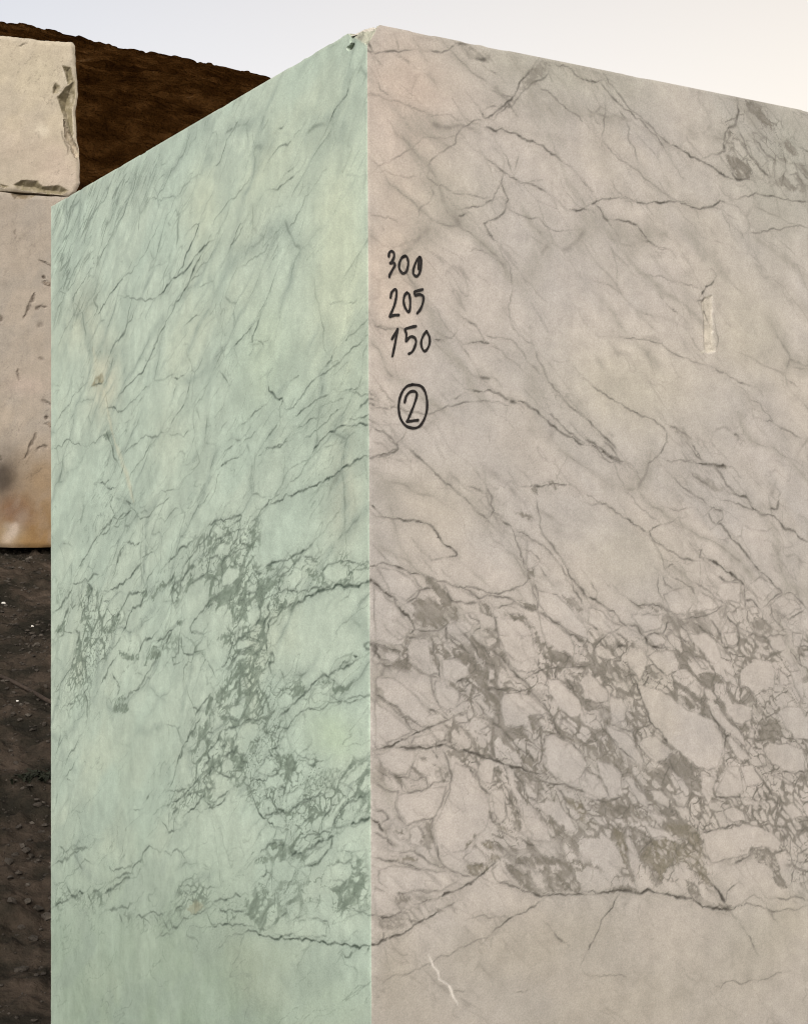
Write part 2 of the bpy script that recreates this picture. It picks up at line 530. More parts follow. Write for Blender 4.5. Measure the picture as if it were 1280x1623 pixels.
        C = C * (1 + 0.15 * (fbm(U * 30, Z * 30, 4, 73) - 0.5) + 0.10 * (fbm(U * 140, Z * 140, 2, 79) - 0.5))[..., None]
        C = C * (1 + pal.get('drip', 0.05) * (fbm(U * 60, Z * 3.0, 3, 74) - 0.5))[..., None]
        C = C * (1 + 0.035 * (fbm(U * 3, (Z + 0.04 * U * U) * 230, 2, 120) - 0.5))[..., None]      # wire-saw lines
        # hair-thin diagonal healed fractures
        r = np.abs(fbm(al * 5, ac * 16, 4, 75) - 0.5)
        hair = pal.get('hair', 0.3) * (1 - sstep(0.0, 0.012, r)) * sstep(0.45, 0.62, fbm(U * 6, Z * 6, 3, 76))
        grey = 0.36 * sstep(0.50, 0.72, fbm(al * 6, ac * 15, 5, 78)) * pal.get('cloud', 1.0)
        r = np.abs(fbm(al * 3.2 + 9, ac * 21, 4, 175) - 0.5)
        hair = np.maximum(hair, 1.3 * pal.get('hair', 0.3) * (1 - sstep(0.0, 0.010, r)) * sstep(0.47, 0.60, fbm(al * 4, ac * 7, 3, 176)))
        # large pale lenses bounded by soft grey seams
        lu0, lz0 = s.WU, s.WZ
        above = sstep(-0.04, 0.05, Z + pal.get('dip', 0.15) * U - 0.77) * pal.get('lens', 1.0) * (1 - 0.8 * s.keep)
        for x, y, rx, ry in pal.get('calm', ()):
            cu, cz = s.uz(x, y); du_, dz_ = s.uz(x + rx, y)[0], s.uz(x, y + ry)[1]
            above = above * (1 - 0.85 * np.exp(-(((lu0 - cu) / (du_ - cu)) ** 2 + ((lz0 - cz) / (dz_ - cz)) ** 2) ** 2))
        lu, lz = U + 0.11 * (fbm(U * 4.5, Z * 4.5, 5, 111) - 0.5), Z + 0.11 * (fbm(U * 4.5, Z * 4.5, 5, 112) - 0.5)
        lax = pal.get('lax', axis); lw, ln_ = pal.get('lsize', (0.25, 0.085))
        a3, c3 = lu * lax[0] + lz * lax[1], -lu * lax[1] + lz * lax[0]
        f1, f2 = voronoi(a3 / lw, c3 / ln_, 113)
        e = f2 - f1
        seam = 0.62 * np.exp(-(e / 0.15) ** 2) * sstep(0.30, 0.60, fbm(U * 8, Z * 8, 4, 114))
        thin = 0.55 * (1 - sstep(0.0, 0.035, e)) * sstep(0.44, 0.60, fbm(U * 13, Z * 13, 3, 115))
        f1, f2 = voronoi(a3 / (lw * 0.5), c3 / (ln_ * 0.48), 116)
        e = f2 - f1
        seam = np.maximum(seam, 0.38 * np.exp(-(e / 0.15) ** 2) * sstep(0.46, 0.66, fbm(U * 7 + 4, Z * 7, 4, 117)))
        thin = np.maximum(thin, 0.42 * (1 - sstep(0.0, 0.05, e)) * sstep(0.50, 0.64, fbm(U * 11, Z * 11, 3, 118)))
        seam = seam * above * (0.55 + 0.9 * fbm(al * 40, ac * 120, 3, 119)); thin = thin * above * np.clip(1.6 * s.vary - 0.15, 0, 1)
        # broken zone: angular pieces in two sizes, drawn out along the fabric of the rock
        du = 0.024 * (fbm(U * 28, Z * 28, 4, 81) - 0.5); dz = 0.024 * (fbm(U * 28, Z * 28, 4, 82) - 0.5)
        a2, c2 = (U + du) * axis[0] + (Z + dz) * axis[1], -(U + du) * axis[1] + (Z + dz) * axis[0]
        lo = fbm(U * 13, Z * 13, 4, 83)
        f1, f2 = voronoi(a2 / 0.070, c2 / 0.030, 84)
        e = f2 - f1
        wid = 0.04 + 0.34 * sstep(0.42, 0.72, lo)
        line = 0.8 * (1 - sstep(0.0, 0.055, e))
        net = 0.80 * (1 - sstep(wid * 0.55, wid, e)) * np.clip(0.25 + 1.25 * fbm(U * 30, Z * 30, 3, 85), 0, 1)
        f1, f2 = voronoi(a2 / 0.026, c2 / 0.0115, 86)
        e = f2 - f1
        line = np.maximum(line, 0.72 * (1 - sstep(0.0, 0.12, e)) * sstep(0.34, 0.50, fbm(U * 12, Z * 12, 3, 101)))
        wid = 0.06 + 0.38 * sstep(0.40, 0.72, fbm(U * 21 + 3, Z * 21, 4, 87))
        fine = 0.74 * (1 - sstep(wid * 0.6, wid, e)) * sstep(0.36, 0.54, fbm(U * 9 + 3, Z * 9, 3, 88))
        net = np.maximum(net, fine)
        net = net * np.clip(0.62 + 0.75 * fbm(al * 50, ac * 170, 3, 100), 0, 1.1)
        line = line * s.zone * (1 - 0.95 * s.keep) * np.clip(1.9 * s.vary - 0.1, 0, 1)
        net = 0.80 * sstep(0.14, 0.52, net * s.zone) * (1 - 0.95 * s.keep) * np.clip(0.45 + 1.0 * fbm(al * 45, ac * 200, 3, 102), 0, 1.1)
        # fine parallel streaks
        lo1 = fbm(al * 5, ac * 46, 4, 91)
        lo2 = fbm(al * 7, ac * 90, 3, 191)
        st = 0.80 * (1 - sstep(0.01, 0.06, np.abs(lo1 - 0.5))) * sstep(0.36, 0.56, fbm(al * 12, ac * 20, 3, 92))
        st = np.maximum(st, 0.62 * (1 - sstep(0.01, 0.07, np.abs(lo2 - 0.5))) * sstep(0.42, 0.58, fbm(al * 10, ac * 30, 3, 192)))
        st = s.streak * np.maximum(st, 0.22 * sstep(0.4, 0.7, fbm(al * 5, ac * 30, 3, 93)))
        # grey matrix with paler shards left in it
        f1, f2 = voronoi(a2 / 0.019, c2 / 0.0075, 95)
        shard = sstep(0.24, 0.38, f2 - f1) * sstep(0.46, 0.58, fbm(U * 45, Z * 45, 3, 96))
        mt = 0.92 * sstep(0.12, 0.62, s.mat) * (0.45 + 0.95 * fbm(al * 60, ac * 190, 3, 97)) * (1 - 0.78 * shard)
        grey = np.maximum(np.maximum(grey, seam), s.soft)
        def lay(C, c, a):
            a = np.clip(a, 0, 1)[..., None]
            return C * (1 - a) + lin(c) * a
        C = lay(C, pal['grey'], grey * (1 - 0.3 * s.keep))
        C = C * (1 + 0.015 * s.keep)[..., None]           # clasts are the palest stone
        C = lay(C, pal['light'], s.light)
        mc = lin(pal['mat']) * (1 - s.ochre[..., None]) + lin(pal['ochre']) * s.ochre[..., None]
        a = np.clip(np.maximum(mt, net), 0, 1)[..., None]
        C = C * (1 - a) + mc * a
        C = lay(C, pal['brown'], s.brown * np.clip(1.7 * s.vary, 0.35, 1))
        C = lay(C, pal['scar'], 0.6 * s.scar * np.clip(0.2 + 1.3 * fbm(U * 90, Z * 40, 3, 99), 0, 1))
        C = lay(C, pal['dark'], np.maximum(np.maximum(s.dark, np.maximum(line, 0.15 * net)), np.maximum(np.maximum(st, thin), hair)))
        C = lay(C, pal['white'], s.white)
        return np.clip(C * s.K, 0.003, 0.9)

    def points(s, nrm, inset=None):
        P = np.empty(s.shape + (3,))
        P[..., 0] = s.org[0] + s.U * s.d[0]
        P[..., 1] = s.org[1] + s.U * s.d[1]
        P[..., 2] = s.Z
        if inset is not None:
            P[..., 0] -= nrm[0] * inset
            P[..., 1] -= nrm[1] * inset
        return P
LEFT_VEINS = """
T L1 80 260 .203125
v 2 .6 215 235 160 330 120 480
v 2 .55 690 30 650 190 580 370 490 540 430 650 350 860
v 2 .5 520 40 470 150 400 300 330 420 240 500
v 1.5 .6 970 20 930 90 880 200 830 270 760 300
v 1.5 .5 830 270 900 265 980 255
v 1.5 .4 1200 40 1100 110 1020 220 960 300 900 430 870 560 830 720
v 1.5 .7 855 600 835 700
v 1.5 .45 860 430 800 570 760 650 700 740 640 840 570 880
v 2 .75 570 880 500 980 430 1080 370 1170
v 2 .85 1170 460 1130 570 1090 650 1040 790 990 870
v 1.2 .6 1170 460 1100 505
v 3 .8 1180 710 1130 800 1100 880 1070 960 1040 990
v 2 .7 1040 990 980 1070 900 1230 860 1310 820 1400 790 1470
v 2.5 .8 1250 600 1190 660 1110 760 1060 830 1000 870 960 890 910 950 840 1030
v 2 .6 840 1030 760 1060 700 1050 650 1045 550 1030
v 1.5 .7 1100 910 1170 865
v 1.5 .7 1270 680 1200 770 1140 850
v 1 .5 1280 900 1210 935 1150 965
v 2 .55 640 1040 610 1160 600 1240 550 1350
v 3 .65 600 1240 550 1350 490 1420 470 1477
v 1.5 .6 650 1160 600 1260
v 4 .5 380 1000 340 1060 370 1120 340 1190
v 2 .6 190 1090 230 1150 260 1080
v 1 .5 200 1140 140 1260 90 1350 60 1430
v 1.8 .65 1150 1180 1100 1210 1060 1250
v 1.5 .6 330 810 280 880 230 960 180 1050
v 1.5 .5 180 620 130 750 90 880
v 2 .5 250 720 200 800 130 900 60 1000
v 2 .5 60 990 120 1010 60 1120 40 1220
s 40 .3 600 60 520 300 470 520
s 30 .22 700 640 660 800 620 960
s 40 .22 130 700 100 900 60 1150
z .7 20 340 200 215 580 5 950 5 900 150 760 300 600 370 500 560 420 700 340 860 380 1000 300 1180 20 1230
T L2 330 140 .203125
v 1.6 .9 1110 0 1090 60 1040 120 980 215 960 260
v 1.6 .65 240 260 210 320 150 400 110 540 60 600
v 1.5 .6 560 310 600 285
v 2 .65 660 400 600 440 540 480 510 520
v 1.2 .35 790 240 750 310 700 350 660 400
v 1.5 .6 680 610 630 650
v 2 .65 685 675 640 710 600 750 560 780 500 790
v 1.5 .5 350 690 310 740 260 800 210 860 160 885 130 930 90 980 40 1080
v 2 .75 270 1060 230 1110 200 1200 175 1250
v 1.5 .6 280 1080 250 1140 210 1190
v 1.8 .6 760 860 745 920 700 990 680 1050 645 1080
v 1.2 .4 940 620 880 700 830 770 760 860
v 1 .4 760 1020 740 1080 720 1140
v 1.5 .45 570 1090 530 1130 515 1170
s 30 .3 1000 400 900 530 850 620 780 780
s 45 .22 700 600 560 720 450 830 300 1000 150 1150 0 1300
v 1.5 .45 260 1385 330 1340 420 1290 480 1220
v 1.5 .6 510 1340 520 1320 540 1300
s 25 .25 560 1250 500 1380 480 1477
v 1 .35 980 270 990 350 1010 410 980 480
v 1 .35 1120 330 1100 450 1130 470
v 1 .3 1250 680 1180 690 1080 680
s 30 .2 480 20 380 120 300 220 230 330
s 30 .18 700 330 800 240 860 140
v 1.2 .4 20 390 40 350 70 340 80 390 70 500
T L3 80 540 .203125
v 2.5 .65 510 0 490 50 470 100
v 1.8 .8 825 10 800 80 760 160 710 260 640 320 590 360 550 410
b 1 320 350 350 290 410 255 415 320 370 360
v 1.8 .75 330 355 405 335
v 2 .5 260 350 200 400 150 500 110 540 70 600 30 670
v 2 .75 450 525 500 520 530 560 570 545
v 1.5 .5 570 545 600 510 650 460 700 420 760 360
l 9 .5 410 370 440 480 470 640 490 740 530 860 560 960 600 1050 650 1250
l 14 .35 330 60 360 200 390 300 420 420
v 1 .5 430 400 450 520 475 680 500 800
v 2.8 .7 440 720 470 800 490 870 520 940
v 2.2 .75 570 970 555 1030
v 1.8 .65 30 840 90 830 130 770 190 810 240 820
v 1.5 .5 300 840 350 800 400 740 470 730
m .6 400 740 450 690 480 730 450 790
v 2 .55 580 880 640 820 700 770 760 745 830 750 890 715
v 1.5 .5 930 730 1000 725 1080 700
v 1.5 .55 830 750 760 850 700 940 650 1010 620 1070
v 1.8 .7 1040 270 1000 300 970 290
v 1.8 .7 1090 310 1070 410
v 1.8 .8 1045 490 1010 550 990 575
v 1.2 .45 970 600 940 680 900 720
v 1.2 .5 960 440 975 370
v 1.2 .5 1220 360 1180 460 1125 520 1115 640 1130 720 1110 800
v 1.2 .5 1140 850 1165 950 1130 990 1090 1020
v 1.5 .65 930 1220 870 1270 800 1330 750 1380 700 1390 650 1320 590 1250
v 2.5 .85 590 1250 630 1270
v 1.2 .55 840 1200 900 1180 970 1160
v 2 .7 390 1110 430 1120 460 1085
v 2 .75 440 1140 470 1160 500 1150
v 2.2 .6 490 1215 465 1260 480 1310 500 1350
v 2.5 .65 510 1360 480 1400 440 1450 400 1477
v 2 .6 620 1310 560 1360 510 1430
v 1.5 .5 850 1390 930 1360 1000 1310
v 1.5 .6 1160 1280 1110 1370 1080 1440
v 1.5 .5 1240 1190 1200 1260 1150 1300
s 30 .25 60 130 160 230 280 200
s 30 .2 900 300 800 340 860 640
s 22 .25 60 780 100 820 40 900
s 25 .2 1200 250 1280 270
T L4 330 420 .203125
v 1.8 .5 550 30 510 130 480 220 440 310 390 390
v 2.8 .8 400 430 380 490 345 550 350 600
v 1.5 .6 350 600 420 600 435 630
v 2 .75 345 480 305 530 260 580 210 630
v 1.2 .5 160 610 120 680 70 770
v 1 .4 210 660 240 770 260 800
v 2 .7 110 850 140 890 155 920
v 1 .6 830 100 850 260 880 380 910 500 930 690
v 1.2 .45 950 300 1010 290 1090 295 1180 260
v 2 .75 975 705 960 750 920 790
v 1.8 .65 1270 520 1200 600 1120 660 1050 740
v 1.8 .65 1050 740 980 790 900 850 830 900 770 960 700 1060 670 1110 600 1120
v 1.5 .65 1270 410 1200 470 1130 540 1070 590
v 1.2 .6 720 860 680 880 640 910
v 2.8 .85 475 940 480 985 530 1035 580 1040 590 1070
v 1.5 .6 590 1020 560 1120 565 1190
v 2.5 .6 540 1240 500 1300 450 1370
v 1.8 .7 440 1095 380 1140 330 1190
v 1.5 .6 290 1230 260 1245
v 1.5 .65 370 1300 320 1350 280 1380
v 1.5 .6 190 1410 150 1440 120 1477
v 2 .7 620 1350 580 1400 520 1420 460 1425 450 1450
v 2 .7 680 1180 740 1130 800 1090 870 1040 940 1010
v 1.8 .7 1070 980 1120 965 1170 955
v 1.8 .65 1090 1000 1170 1000 1200 1025 1250 1010 1280 980
v 3.5 .85 1280 1010 1250 1050 1210 1090 1190 1110
v 1.5 .6 1020 1130 960 1170 890 1250 820 1310 740 1370
v 2.2 .85 1280 1240 1210 1240 1160 1255 1060 1255 1010 1270 940 1310 880 1370 840 1420 810 1477
v 1.8 .65 1270 1160 1220 1190 1150 1210 1090 1190
v 1.8 .65 700 1275 750 1250 800 1200 860 1190
v 2.2 .8 1000 1140 1020 1130
v 1.2 .5 1060 1040 1000 1060 920 1090 860 1130
s 14 .3 1060 960 1160 940 1270 920
s 30 .2 150 380 260 300 400 220
s 30 .2 60 850 140 640 300 600
z .35 660 1180 780 1080 900 1000 1060 930 1275 900 1275 1280 1000 1290 860 1370 640 1370
T L5 80 800 .203125
v 2 .65 640 40 580 90 500 100 450 150 400 220 370 245
v 2.5 .6 370 245 310 340 270 420 220 490
v 2 .6 470 150 440 220 400 235
v 2 .5 560 130 500 170
v 2.2 .6 590 310 540 370 520 440 510 500 490 560
v 4 .65 550 380 530 410 510 480
v 2.2 .65 600 295 640 300 660 320 700 295
v 3 .75 715 450 680 490 640 540 590 580 540 620 510 650 470 660
v 2 .65 795 370 750 390 720 410
v 2 .6 810 500 770 550 755 590
v 1 .4 720 440 750 590 775 750
v 1 .35 700 180 760 300 830 440
m .75 880 600 905 620 800 740 775 720
v 3 .75 740 650 750 680 720 740 680 790 620 850 600 900 570 980
m .7 700 670 755 640 760 700 725 730
v 3 .65 740 680 690 680 640 700 590 750 550 820 520 880
v 2.8 .7 1120 280 1060 330 1000 360 960 410 920 450
v 3 .75 970 520 950 580 910 620
v 3 .7 1120 480 1060 530 1000 590 960 630 940 690 960 750
v 2.2 .65 1260 200 1220 260 1170 310 1120 370 1060 450 1020 540
m .75 1090 530 1120 610 1070 680 1045 680 1080 600
v 2.5 .65 1270 520 1200 550 1140 590 1100 610
v 2.5 .7 1260 740 1210 790 1160 850 1120 900 1090 960 1100 1000 1150 1000
m .7 1270 730 1270 790 1210 800 1240 740
m .95 980 920 1010 895 1030 920 1000 945
v 2.5 .7 960 970 900 1030 860 1050 830 1060
v 2.5 .7 950 990 910 1070 870 1130
v 3 .7 1010 1000 1000 1080 1000 1150 950 1190
v 2.5 .7 1020 1020 1025 1120 1040 1160 1080 1170 1120 1150 1170 1140
v 2.2 .65 950 1190 960 1250 1010 1230
v 2 .5 1120 1180 1070 1230 1040 1280 1040 1400
v 2 .6 1180 1160 1210 1210 1190 1240
v 2 .5 1220 1210 1260 1280 1280 1330
v 3 .7 810 1010 760 1050 710 1100 690 1160
m .6 530 1130 600 1170 690 1170 690 1210 600 1215 550 1190
m .85 800 1110 870 1130 860 1190 770 1210 740 1250 720 1240 770 1180
v 3 .55 830 1190 780 1290 720 1380 670 1450
v 2.8 .65 500 1210 450 1280 400 1390
v 2.2 .65 490 1330 520 1380 540 1420 530 1477
v 1.5 .55 550 1040 510 1100 420 1200 350 1240
v 2.5 .65 180 615 240 605 310 580 380 540
v 3 .65 180 615 150 690 110 750 60 820 40 830
v 4 .65 290 610 330 660 300 720 290 800 240 900
m .75 290 620 330 650 310 740 280 700
v 4 .6 140 790 110 880 80 970 60 1000
v 2 .6 200 780 150 770
v 1.5 .6 410 760 470 740
m .7 480 870 540 830 550 900 500 990 430 1020 400 980 470 940
m .65 30 990 80 930 120 870 110 990
m .8 230 890 300 850 310 880 240 915
v 2 .6 80 1030 130 995 170 1000
v 4 .6 200 980 230 1000 205 1090
v 2 .65 200 1160 160 1280 110 1350 40 1460
v 1 .3 60 300 100 400 130 540
n .8 150 760 200 700 290 610 420 690 470 780 560 760 560 900 540 1050 440 1200 340 1390 320 1477 40 1470 170 1250 200 1130 200 1000 240 900
n .55 30 560 160 560 170 620 60 820 30 840
n .85 1120 270 1280 120 1280 560 1100 680 960 760 930 640 1040 500 980 430
n .5 700 1080 830 1000 960 960 1100 1000 1240 1180 960 1260 860 1180 760 1280
T L6 330 700 .203125
v 1.6 .65 620 0 540 40 470 45
v 1.2 .5 440 80 390 115
v 1.8 .7 250 105 170 145 130 165 100 190
v 1.2 .5 190 30 150 60 120 120
v 1 .45 100 220 70 290 0 480
v 2.6 .85 1280 115 1180 140 1110 190 1040 220 990 260 930 285 860 325 780 365 700 390 640 420 580 455 530 470 480 490
v 2 .65 560 400 500 450 450 500 410 540 370 600 330 630
v 1.3 .55 850 40 800 120 740 220 680 290 600 380
v 1 .4 600 100 590 280 560 400
v 1.2 .45 370 80 350 300 360 430 380 570
v 1 .4 860 120 840 300
v 1 .4 1190 10 1220 150 1260 400
v 1 .4 1070 30 1050 300 1070 650 1090 900
v 1 .35 1130 350 1150 560
v 3 .7 0 660 60 620 100 605 170 600 230 580 260 580 250 610 200 640
v 3 .65 10 740 60 770 120 730 180 710
v 2.5 .65 10 740 20 690 90 640
v 2.5 .6 20 860 60 800 110 770 140 740
v 3 .65 110 940 160 890 190 800 230 740 240 690 290 680
m .8 310 690 375 660 380 760 350 830 310 870 290 820 340 770
m .7 130 750 170 730 170 800 140 790
v 2.5 .65 160 900 230 850 290 830
v 2.5 .6 100 960 110 1040 90 1120
v 2.5 .6 0 920 60 890 110 930
v 3 .7 40 1060 80 1080 90 1150
v 3 .6 200 930 210 960 250 970
m .8 130 1140 210 1090 260 1030 330 990 330 940 300 960 280 1050 220 1200 180 1220 140 1260 80 1260 70 1190
v 3 .7 340 950 360 1010 410 1030
m .8 380 1100 420 1050 470 1050 540 1070 520 1130 470 1180 390 1270 360 1200
m .8 440 1000 450 970 490 960 520 1000 450 1030
v 3 .75 440 980 530 940 600 930 660 890 720 870 780 830 820 790
v 3 .65 720 900 660 960 610 1020 560 1060
v 2.2 .6 740 890 800 900 840 920 880 890
m .75 760 1010 830 1000 880 1030 890 1070 940 1100 920 1110 830 1080 780 1060
v 2 .7 890 1010 930 960 1000 945 1060 935 1130 945 1190 970 1280 965
v 2 .55 1090 960 1110 1040
v 2 .55 1150 1000 1220 985 1280 985
m .75 1010 1110 1060 1060 1110 1050 1100 1110 1050 1120
v 3.8 .95 1280 1085 1210 1100 1130 1125 1060 1135 980 1140 900 1155 840 1180 790 1200 740 1240 690 1270
v 2.8 .7 690 1270 620 1290 560 1290
v 2 .7 970 1140 880 1130 800 1150 720 1170 650 1170 590 1160 540 1190 500 1230
v 2 .6 660 1170 690 1120 730 1080
v 1.5 .5 1110 1150 1080 1210 1030 1240
v 3 .65 560 1060 540 1130 560 1160
m .8 500 1230 540 1230 550 1280 510 1290
v 3 .65 620 1290 560 1330 500 1370 460 1430 470 1477
v 4 .7 480 1240 460 1290 480 1340 440 1400 420 1450
v 3 .65 390 1270 410 1330 400 1390 370 1440
v 2 .6 280 1180 350 1180 390 1210
m .75 150 1260 200 1260 230 1300 280 1260 300 1340 290 1390 230 1370 190 1450 180 1340
v 2.5 .7 40 1270 0 1300
n .85 0 640 100 600 260 575 380 640 380 780 340 940 440 1000 520 930 720 860 860 840 880 900 1100 930 1280 960 1280 1080 980 1130 740 1230 500 1380 460 1477 180 1477 150 1300 40 1270 0 1290
c 910 980 1000 950 1090 970 1090 1060 1000 1100 920 1070 890 1030
c 600 1060 680 1000 740 980 730 1060 680 1140 630 1160
c 110 1060 160 970 240 1000 240 1060 160 1120 110 1130
c 310 1330 380 1270 410 1320 400 1380 350 1430 310 1400
c 40 860 120 780 170 800 150 890 90 890
c 250 740 280 700 310 750 270 770
c 200 860 270 800 290 820 210 880
c 30 700 80 660 140 680 90 740
c 550 1040 600 970 630 990 570 1060
c 290 1170 330 1110 400 1110 370 1180
c 750 920 800 920 870 960 800 980
c 1130 1000 1270 990 1270 1080 1130 1100
T L7 80 1080 .203125
v 2.5 .6 720 0 690 60 640 90 600 130
v 2 .65 520 20 540 60 520 110
m .85 480 230 500 170 560 110 590 130 540 180 600 170 610 210 570 250 550 230
v 4 .6 270 100 290 170 290 270
v 3 .7 300 30 260 100
v 2 .6 310 60 310 150
v 1.5 .6 220 100 150 170 80 240
v 1.5 .5 70 20 40 80
v 1.5 .6 100 440 60 520 40 580
v 2 .6 80 400 60 500
v 2 .55 220 460 180 540 110 680
v 2.2 .6 190 630 150 690 120 740
v 1.5 .5 130 760 160 775
v 2 .4 60 880 40 960
v 1 .4 200 960 230 1070 260 1200
v 3 .6 290 1300 230 1310 180 1340 110 1380 40 1420
v 3 .55 110 1330 200 1310 270 1300
v 2.5 .6 80 1290 110 1320 100 1350
v 1.2 .55 1060 30 1080 120 1110 190
m .7 1240 100 1270 140 1240 210 1210 280 1200 230 1220 180
v 3 .65 1240 110 1200 160 1160 220 1130 270
v 2 .6 1110 205 1145 215 1150 250
v 2.5 .7 1180 250 1130 330 1110 390 1060 470 1020 550 1000 600 980 680
v 1.8 .5 980 680 960 760 925 830
v 4.5 .7 1090 380 1070 440
m .7 1130 370 1150 400 1120 440 1110 410
v 2 .55 1270 400 1210 430 1150 470
s 12 .4 1040 560 1120 550 1220 555
v 3.5 .7 1030 540 1010 600
v 2.5 .7 1280 640 1230 720 1190 780 1210 810
v 2.5 .7 1160 740 1130 790 1080 850 1030 900 980 940 910 965
v 2.5 .7 1270 510 1220 570 1240 600 1200 640 1190 700
v 2 .6 930 850 1000 860 1060 840
v 2 .6 940 930 970 850
v 2.8 .75 1200 890 1160 940 1070 1020
v 2 .6 1060 900 1130 870 1190 880
v 3 .65 990 990 950 1060
v 2.2 .6 970 1060 960 1120 965 1170 920 1180 900 1130 870 1090
v 2 .55 930 1020 920 1120
v 2 .6 1200 930 1260 990 1280 960
v 2.2 .6 770 890 750 920
v 1.8 .45 700 1000 650 1000
v 2 .5 480 1230 480 1300
v 2.2 .5 890 1330 940 1360 980 1310 1020 1330 1050 1390
s 30 .2 780 300 700 500 560 900
s 20 .2 60 880 60 1300
n .75 1060 480 1180 250 1280 100 1280 1000 1160 960 980 1060 920 960 1100 800
n .5 40 0 330 0 330 280 60 260
T L8 330 980 .203125
v 2.8 .75 480 0 470 80 450 200 460 260
v 2 .6 540 0 480 60
m .8 60 180 100 130 170 100 190 150 130 200 100 230 110 160
v 2.5 .65 190 180 170 260 130 360 100 380
v 2.5 .65 360 210 290 250 240 260 190 320 150 420
m .8 220 380 300 320 330 300 280 380 230 450 190 500 150 550 70 660 60 580 120 530 170 460
v 3 .65 440 190 370 160 290 140 230 160 200 220
v 4 .65 470 270 510 290 510 340 470 360 490 430
v 2 .6 380 100 300 110
v 2.2 .6 330 300 400 250 450 250
m .7 340 380 400 360 410 390 370 410
v 2.5 .6 480 520 480 600 440 650 420 700
v 2.5 .55 400 540 340 620 310 660 280 740
v 2 .5 290 500 230 540
v 2.5 .65 570 420 590 480
m .75 660 580 680 500 740 510 750 550 690 620
m .6 570 530 620 520 620 560 580 560
v 3.2 .75 1160 320 1080 370 980 410 930 460 860 470 800 520 750 580 690 640 630 700 580 740 540 780
v 2.5 .65 1130 330 1050 340 1000 400
v 2.5 .65 930 460 980 490 960 540
m .7 960 540 1010 530 1080 500 1160 470 1100 530 1040 600 990 590
m .6 860 470 940 460 970 500 900 490 840 510
v 2 .95 1130 290 1155 298
v 2.5 .65 950 600 1000 640
v 2.5 .6 1280 580 1180 600 1080 630 990 650
v 2 .7 1160 640 1080 660 1010 670
v 2 .7 980 660 900 700 830 710 770 705 720 730 660 790 620 850 560 850 510 840
v 2 .65 770 630 740 630
v 2.2 .55 560 570 520 640 500 700
v 3.5 .7 1280 180 1210 210 1230 240 1280 260
v 2.5 .75 390 800 340 785 280 810 220 840 160 850 120 870
m .7 90 755 140 770 150 800 130 810
v 2.2 .6 210 850 220 900 200 950
v 2.2 .6 620 860 560 890 540 960 530 1010
v 3.2 .75 530 1010 470 1040 500 1080
v 2.5 .65 480 910 530 930
m .6 330 960 370 980 370 1040 310 1060
v 3.5 .75 100 1080 160 1050 210 1025 240 1060
m .85 170 1080 240 1060 310 1080 300 1160 240 1180 210 1160
v 2.5 .7 110 870 80 940 40 1000 0 1030
v 2.5 .6 130 960 100 1010 130 1000
v 2.5 .7 240 1060 300 1120
v 2.5 .7 120 1080 60 1160 0 1230
v 2 .65 60 1190 110 1220 200 1210 290 1170
m .7 520 1080 580 1060 650 1060 690 1130 680 1190 620 1250 580 1190 540 1150
v 2 .55 650 1050 740 1090 840 1110 890 1110
v 2 .7 540 1200 460 1230 370 1260 320 1250
m .65 190 1290 250 1300 290 1250 260 1310 220 1330
v 2 .55 160 1340 80 1400 0 1420
v 2 .65 540 1330 590 1320 580 1390
v 2 .6 600 1360 690 1320
v 1.6 .5 430 1340 530 1330
v 1.6 .5 1280 1040 1200 1100 1120 1150 1060 1190 1000 1250
m .4 750 1250 840 1200 980 1150 1050 1200 960 1330 880 1330 780 1400 730 1350
v 2.5 .65 890 1370 800 1400 740 1440 680 1477
v 1.5 .6 0 350 30 400 50 460
n .85 180 0 470 0 460 260 520 320 480 440 600 520 740 500 560 740 620 860 530 1010 700 1080 900 1110 1060 1180 1280 1050 1280 1477 330 1477 300 1250 200 1300 0 1230 0 1000 120 860 60 660 60 560 150 430 90 380 130 240 60 180
c 540 620 600 580 650 600 650 660 600 710 550 700
c 790 560 860 510 930 520 950 580 940 640 870 690 790 690
c 230 900 260 830 330 800 390 830 370 930 330 980 290 1060 240 1050 220 980
c 380 900 430 870 450 930 400 960
c 170 700 260 670 280 720 240 790 160 770
c 220 190 300 160 400 180 360 200 270 240 220 240
c 350 330 430 300 450 330 400 350
c 190 340 240 280 320 270 300 300 220 340 170 420
c 380 1180 440 1080 490 1090 540 1170 440 1220
c 100 1150 140 1090 190 1100 190 1180 110 1210
c 80 700 140 640 190 560 240 520 160 680
c 600 1400 700 1320 760 1330 680 1430 600 1477
c 430 1230 540 1220 600 1290 520 1320 430 1330
c 1010 1290 1100 1200 1240 1110 1260 1130 1180 1240 1080 1300
c 150 870 200 850 220 890 190 940 150 920
T L9 330 1230 .203125
v 2.5 .75 320 80 350 180 370 240 390 290 440 330 470 370 510 400
m .75 350 200 410 210 400 250 380 270
v 2.2 .75 0 250 60 230 110 200 130 170
v 3 .7 430 320 480 300 510 280 550 290
v 3 .7 500 220 540 260 590 290 640 270 690 230 750 180 830 160 890 140
m .8 520 250 600 260 650 280 700 260 680 310 600 310 540 290
v 2.2 .65 560 90 590 100 580 150
v 3 .65 1270 80 1180 160 1120 190 1060 230 1010 290 970 370 950 420
v 3.8 .8 1280 330 1220 340 1150 370 1100 375
v 3 .65 1280 260 1210 280
v 2.5 .7 960 220 930 280 880 340 880 420
v 2 .6 850 300 760 350 690 420
v 2.5 .65 700 480 760 460 830 460 900 430 960 430
v 3.8 .75 970 470 930 490 870 510 820 550 760 575
v 3 .7 960 480 950 560 900 610 860 660 800 700 740 710
m .75 740 700 820 680 890 620 880 660 820 710
v 2.5 .65 600 480 580 540 510 520 470 530 430 570 400 600
v 2.2 .65 660 480 660 520
m .75 470 530 500 510 580 520 560 560 490 570
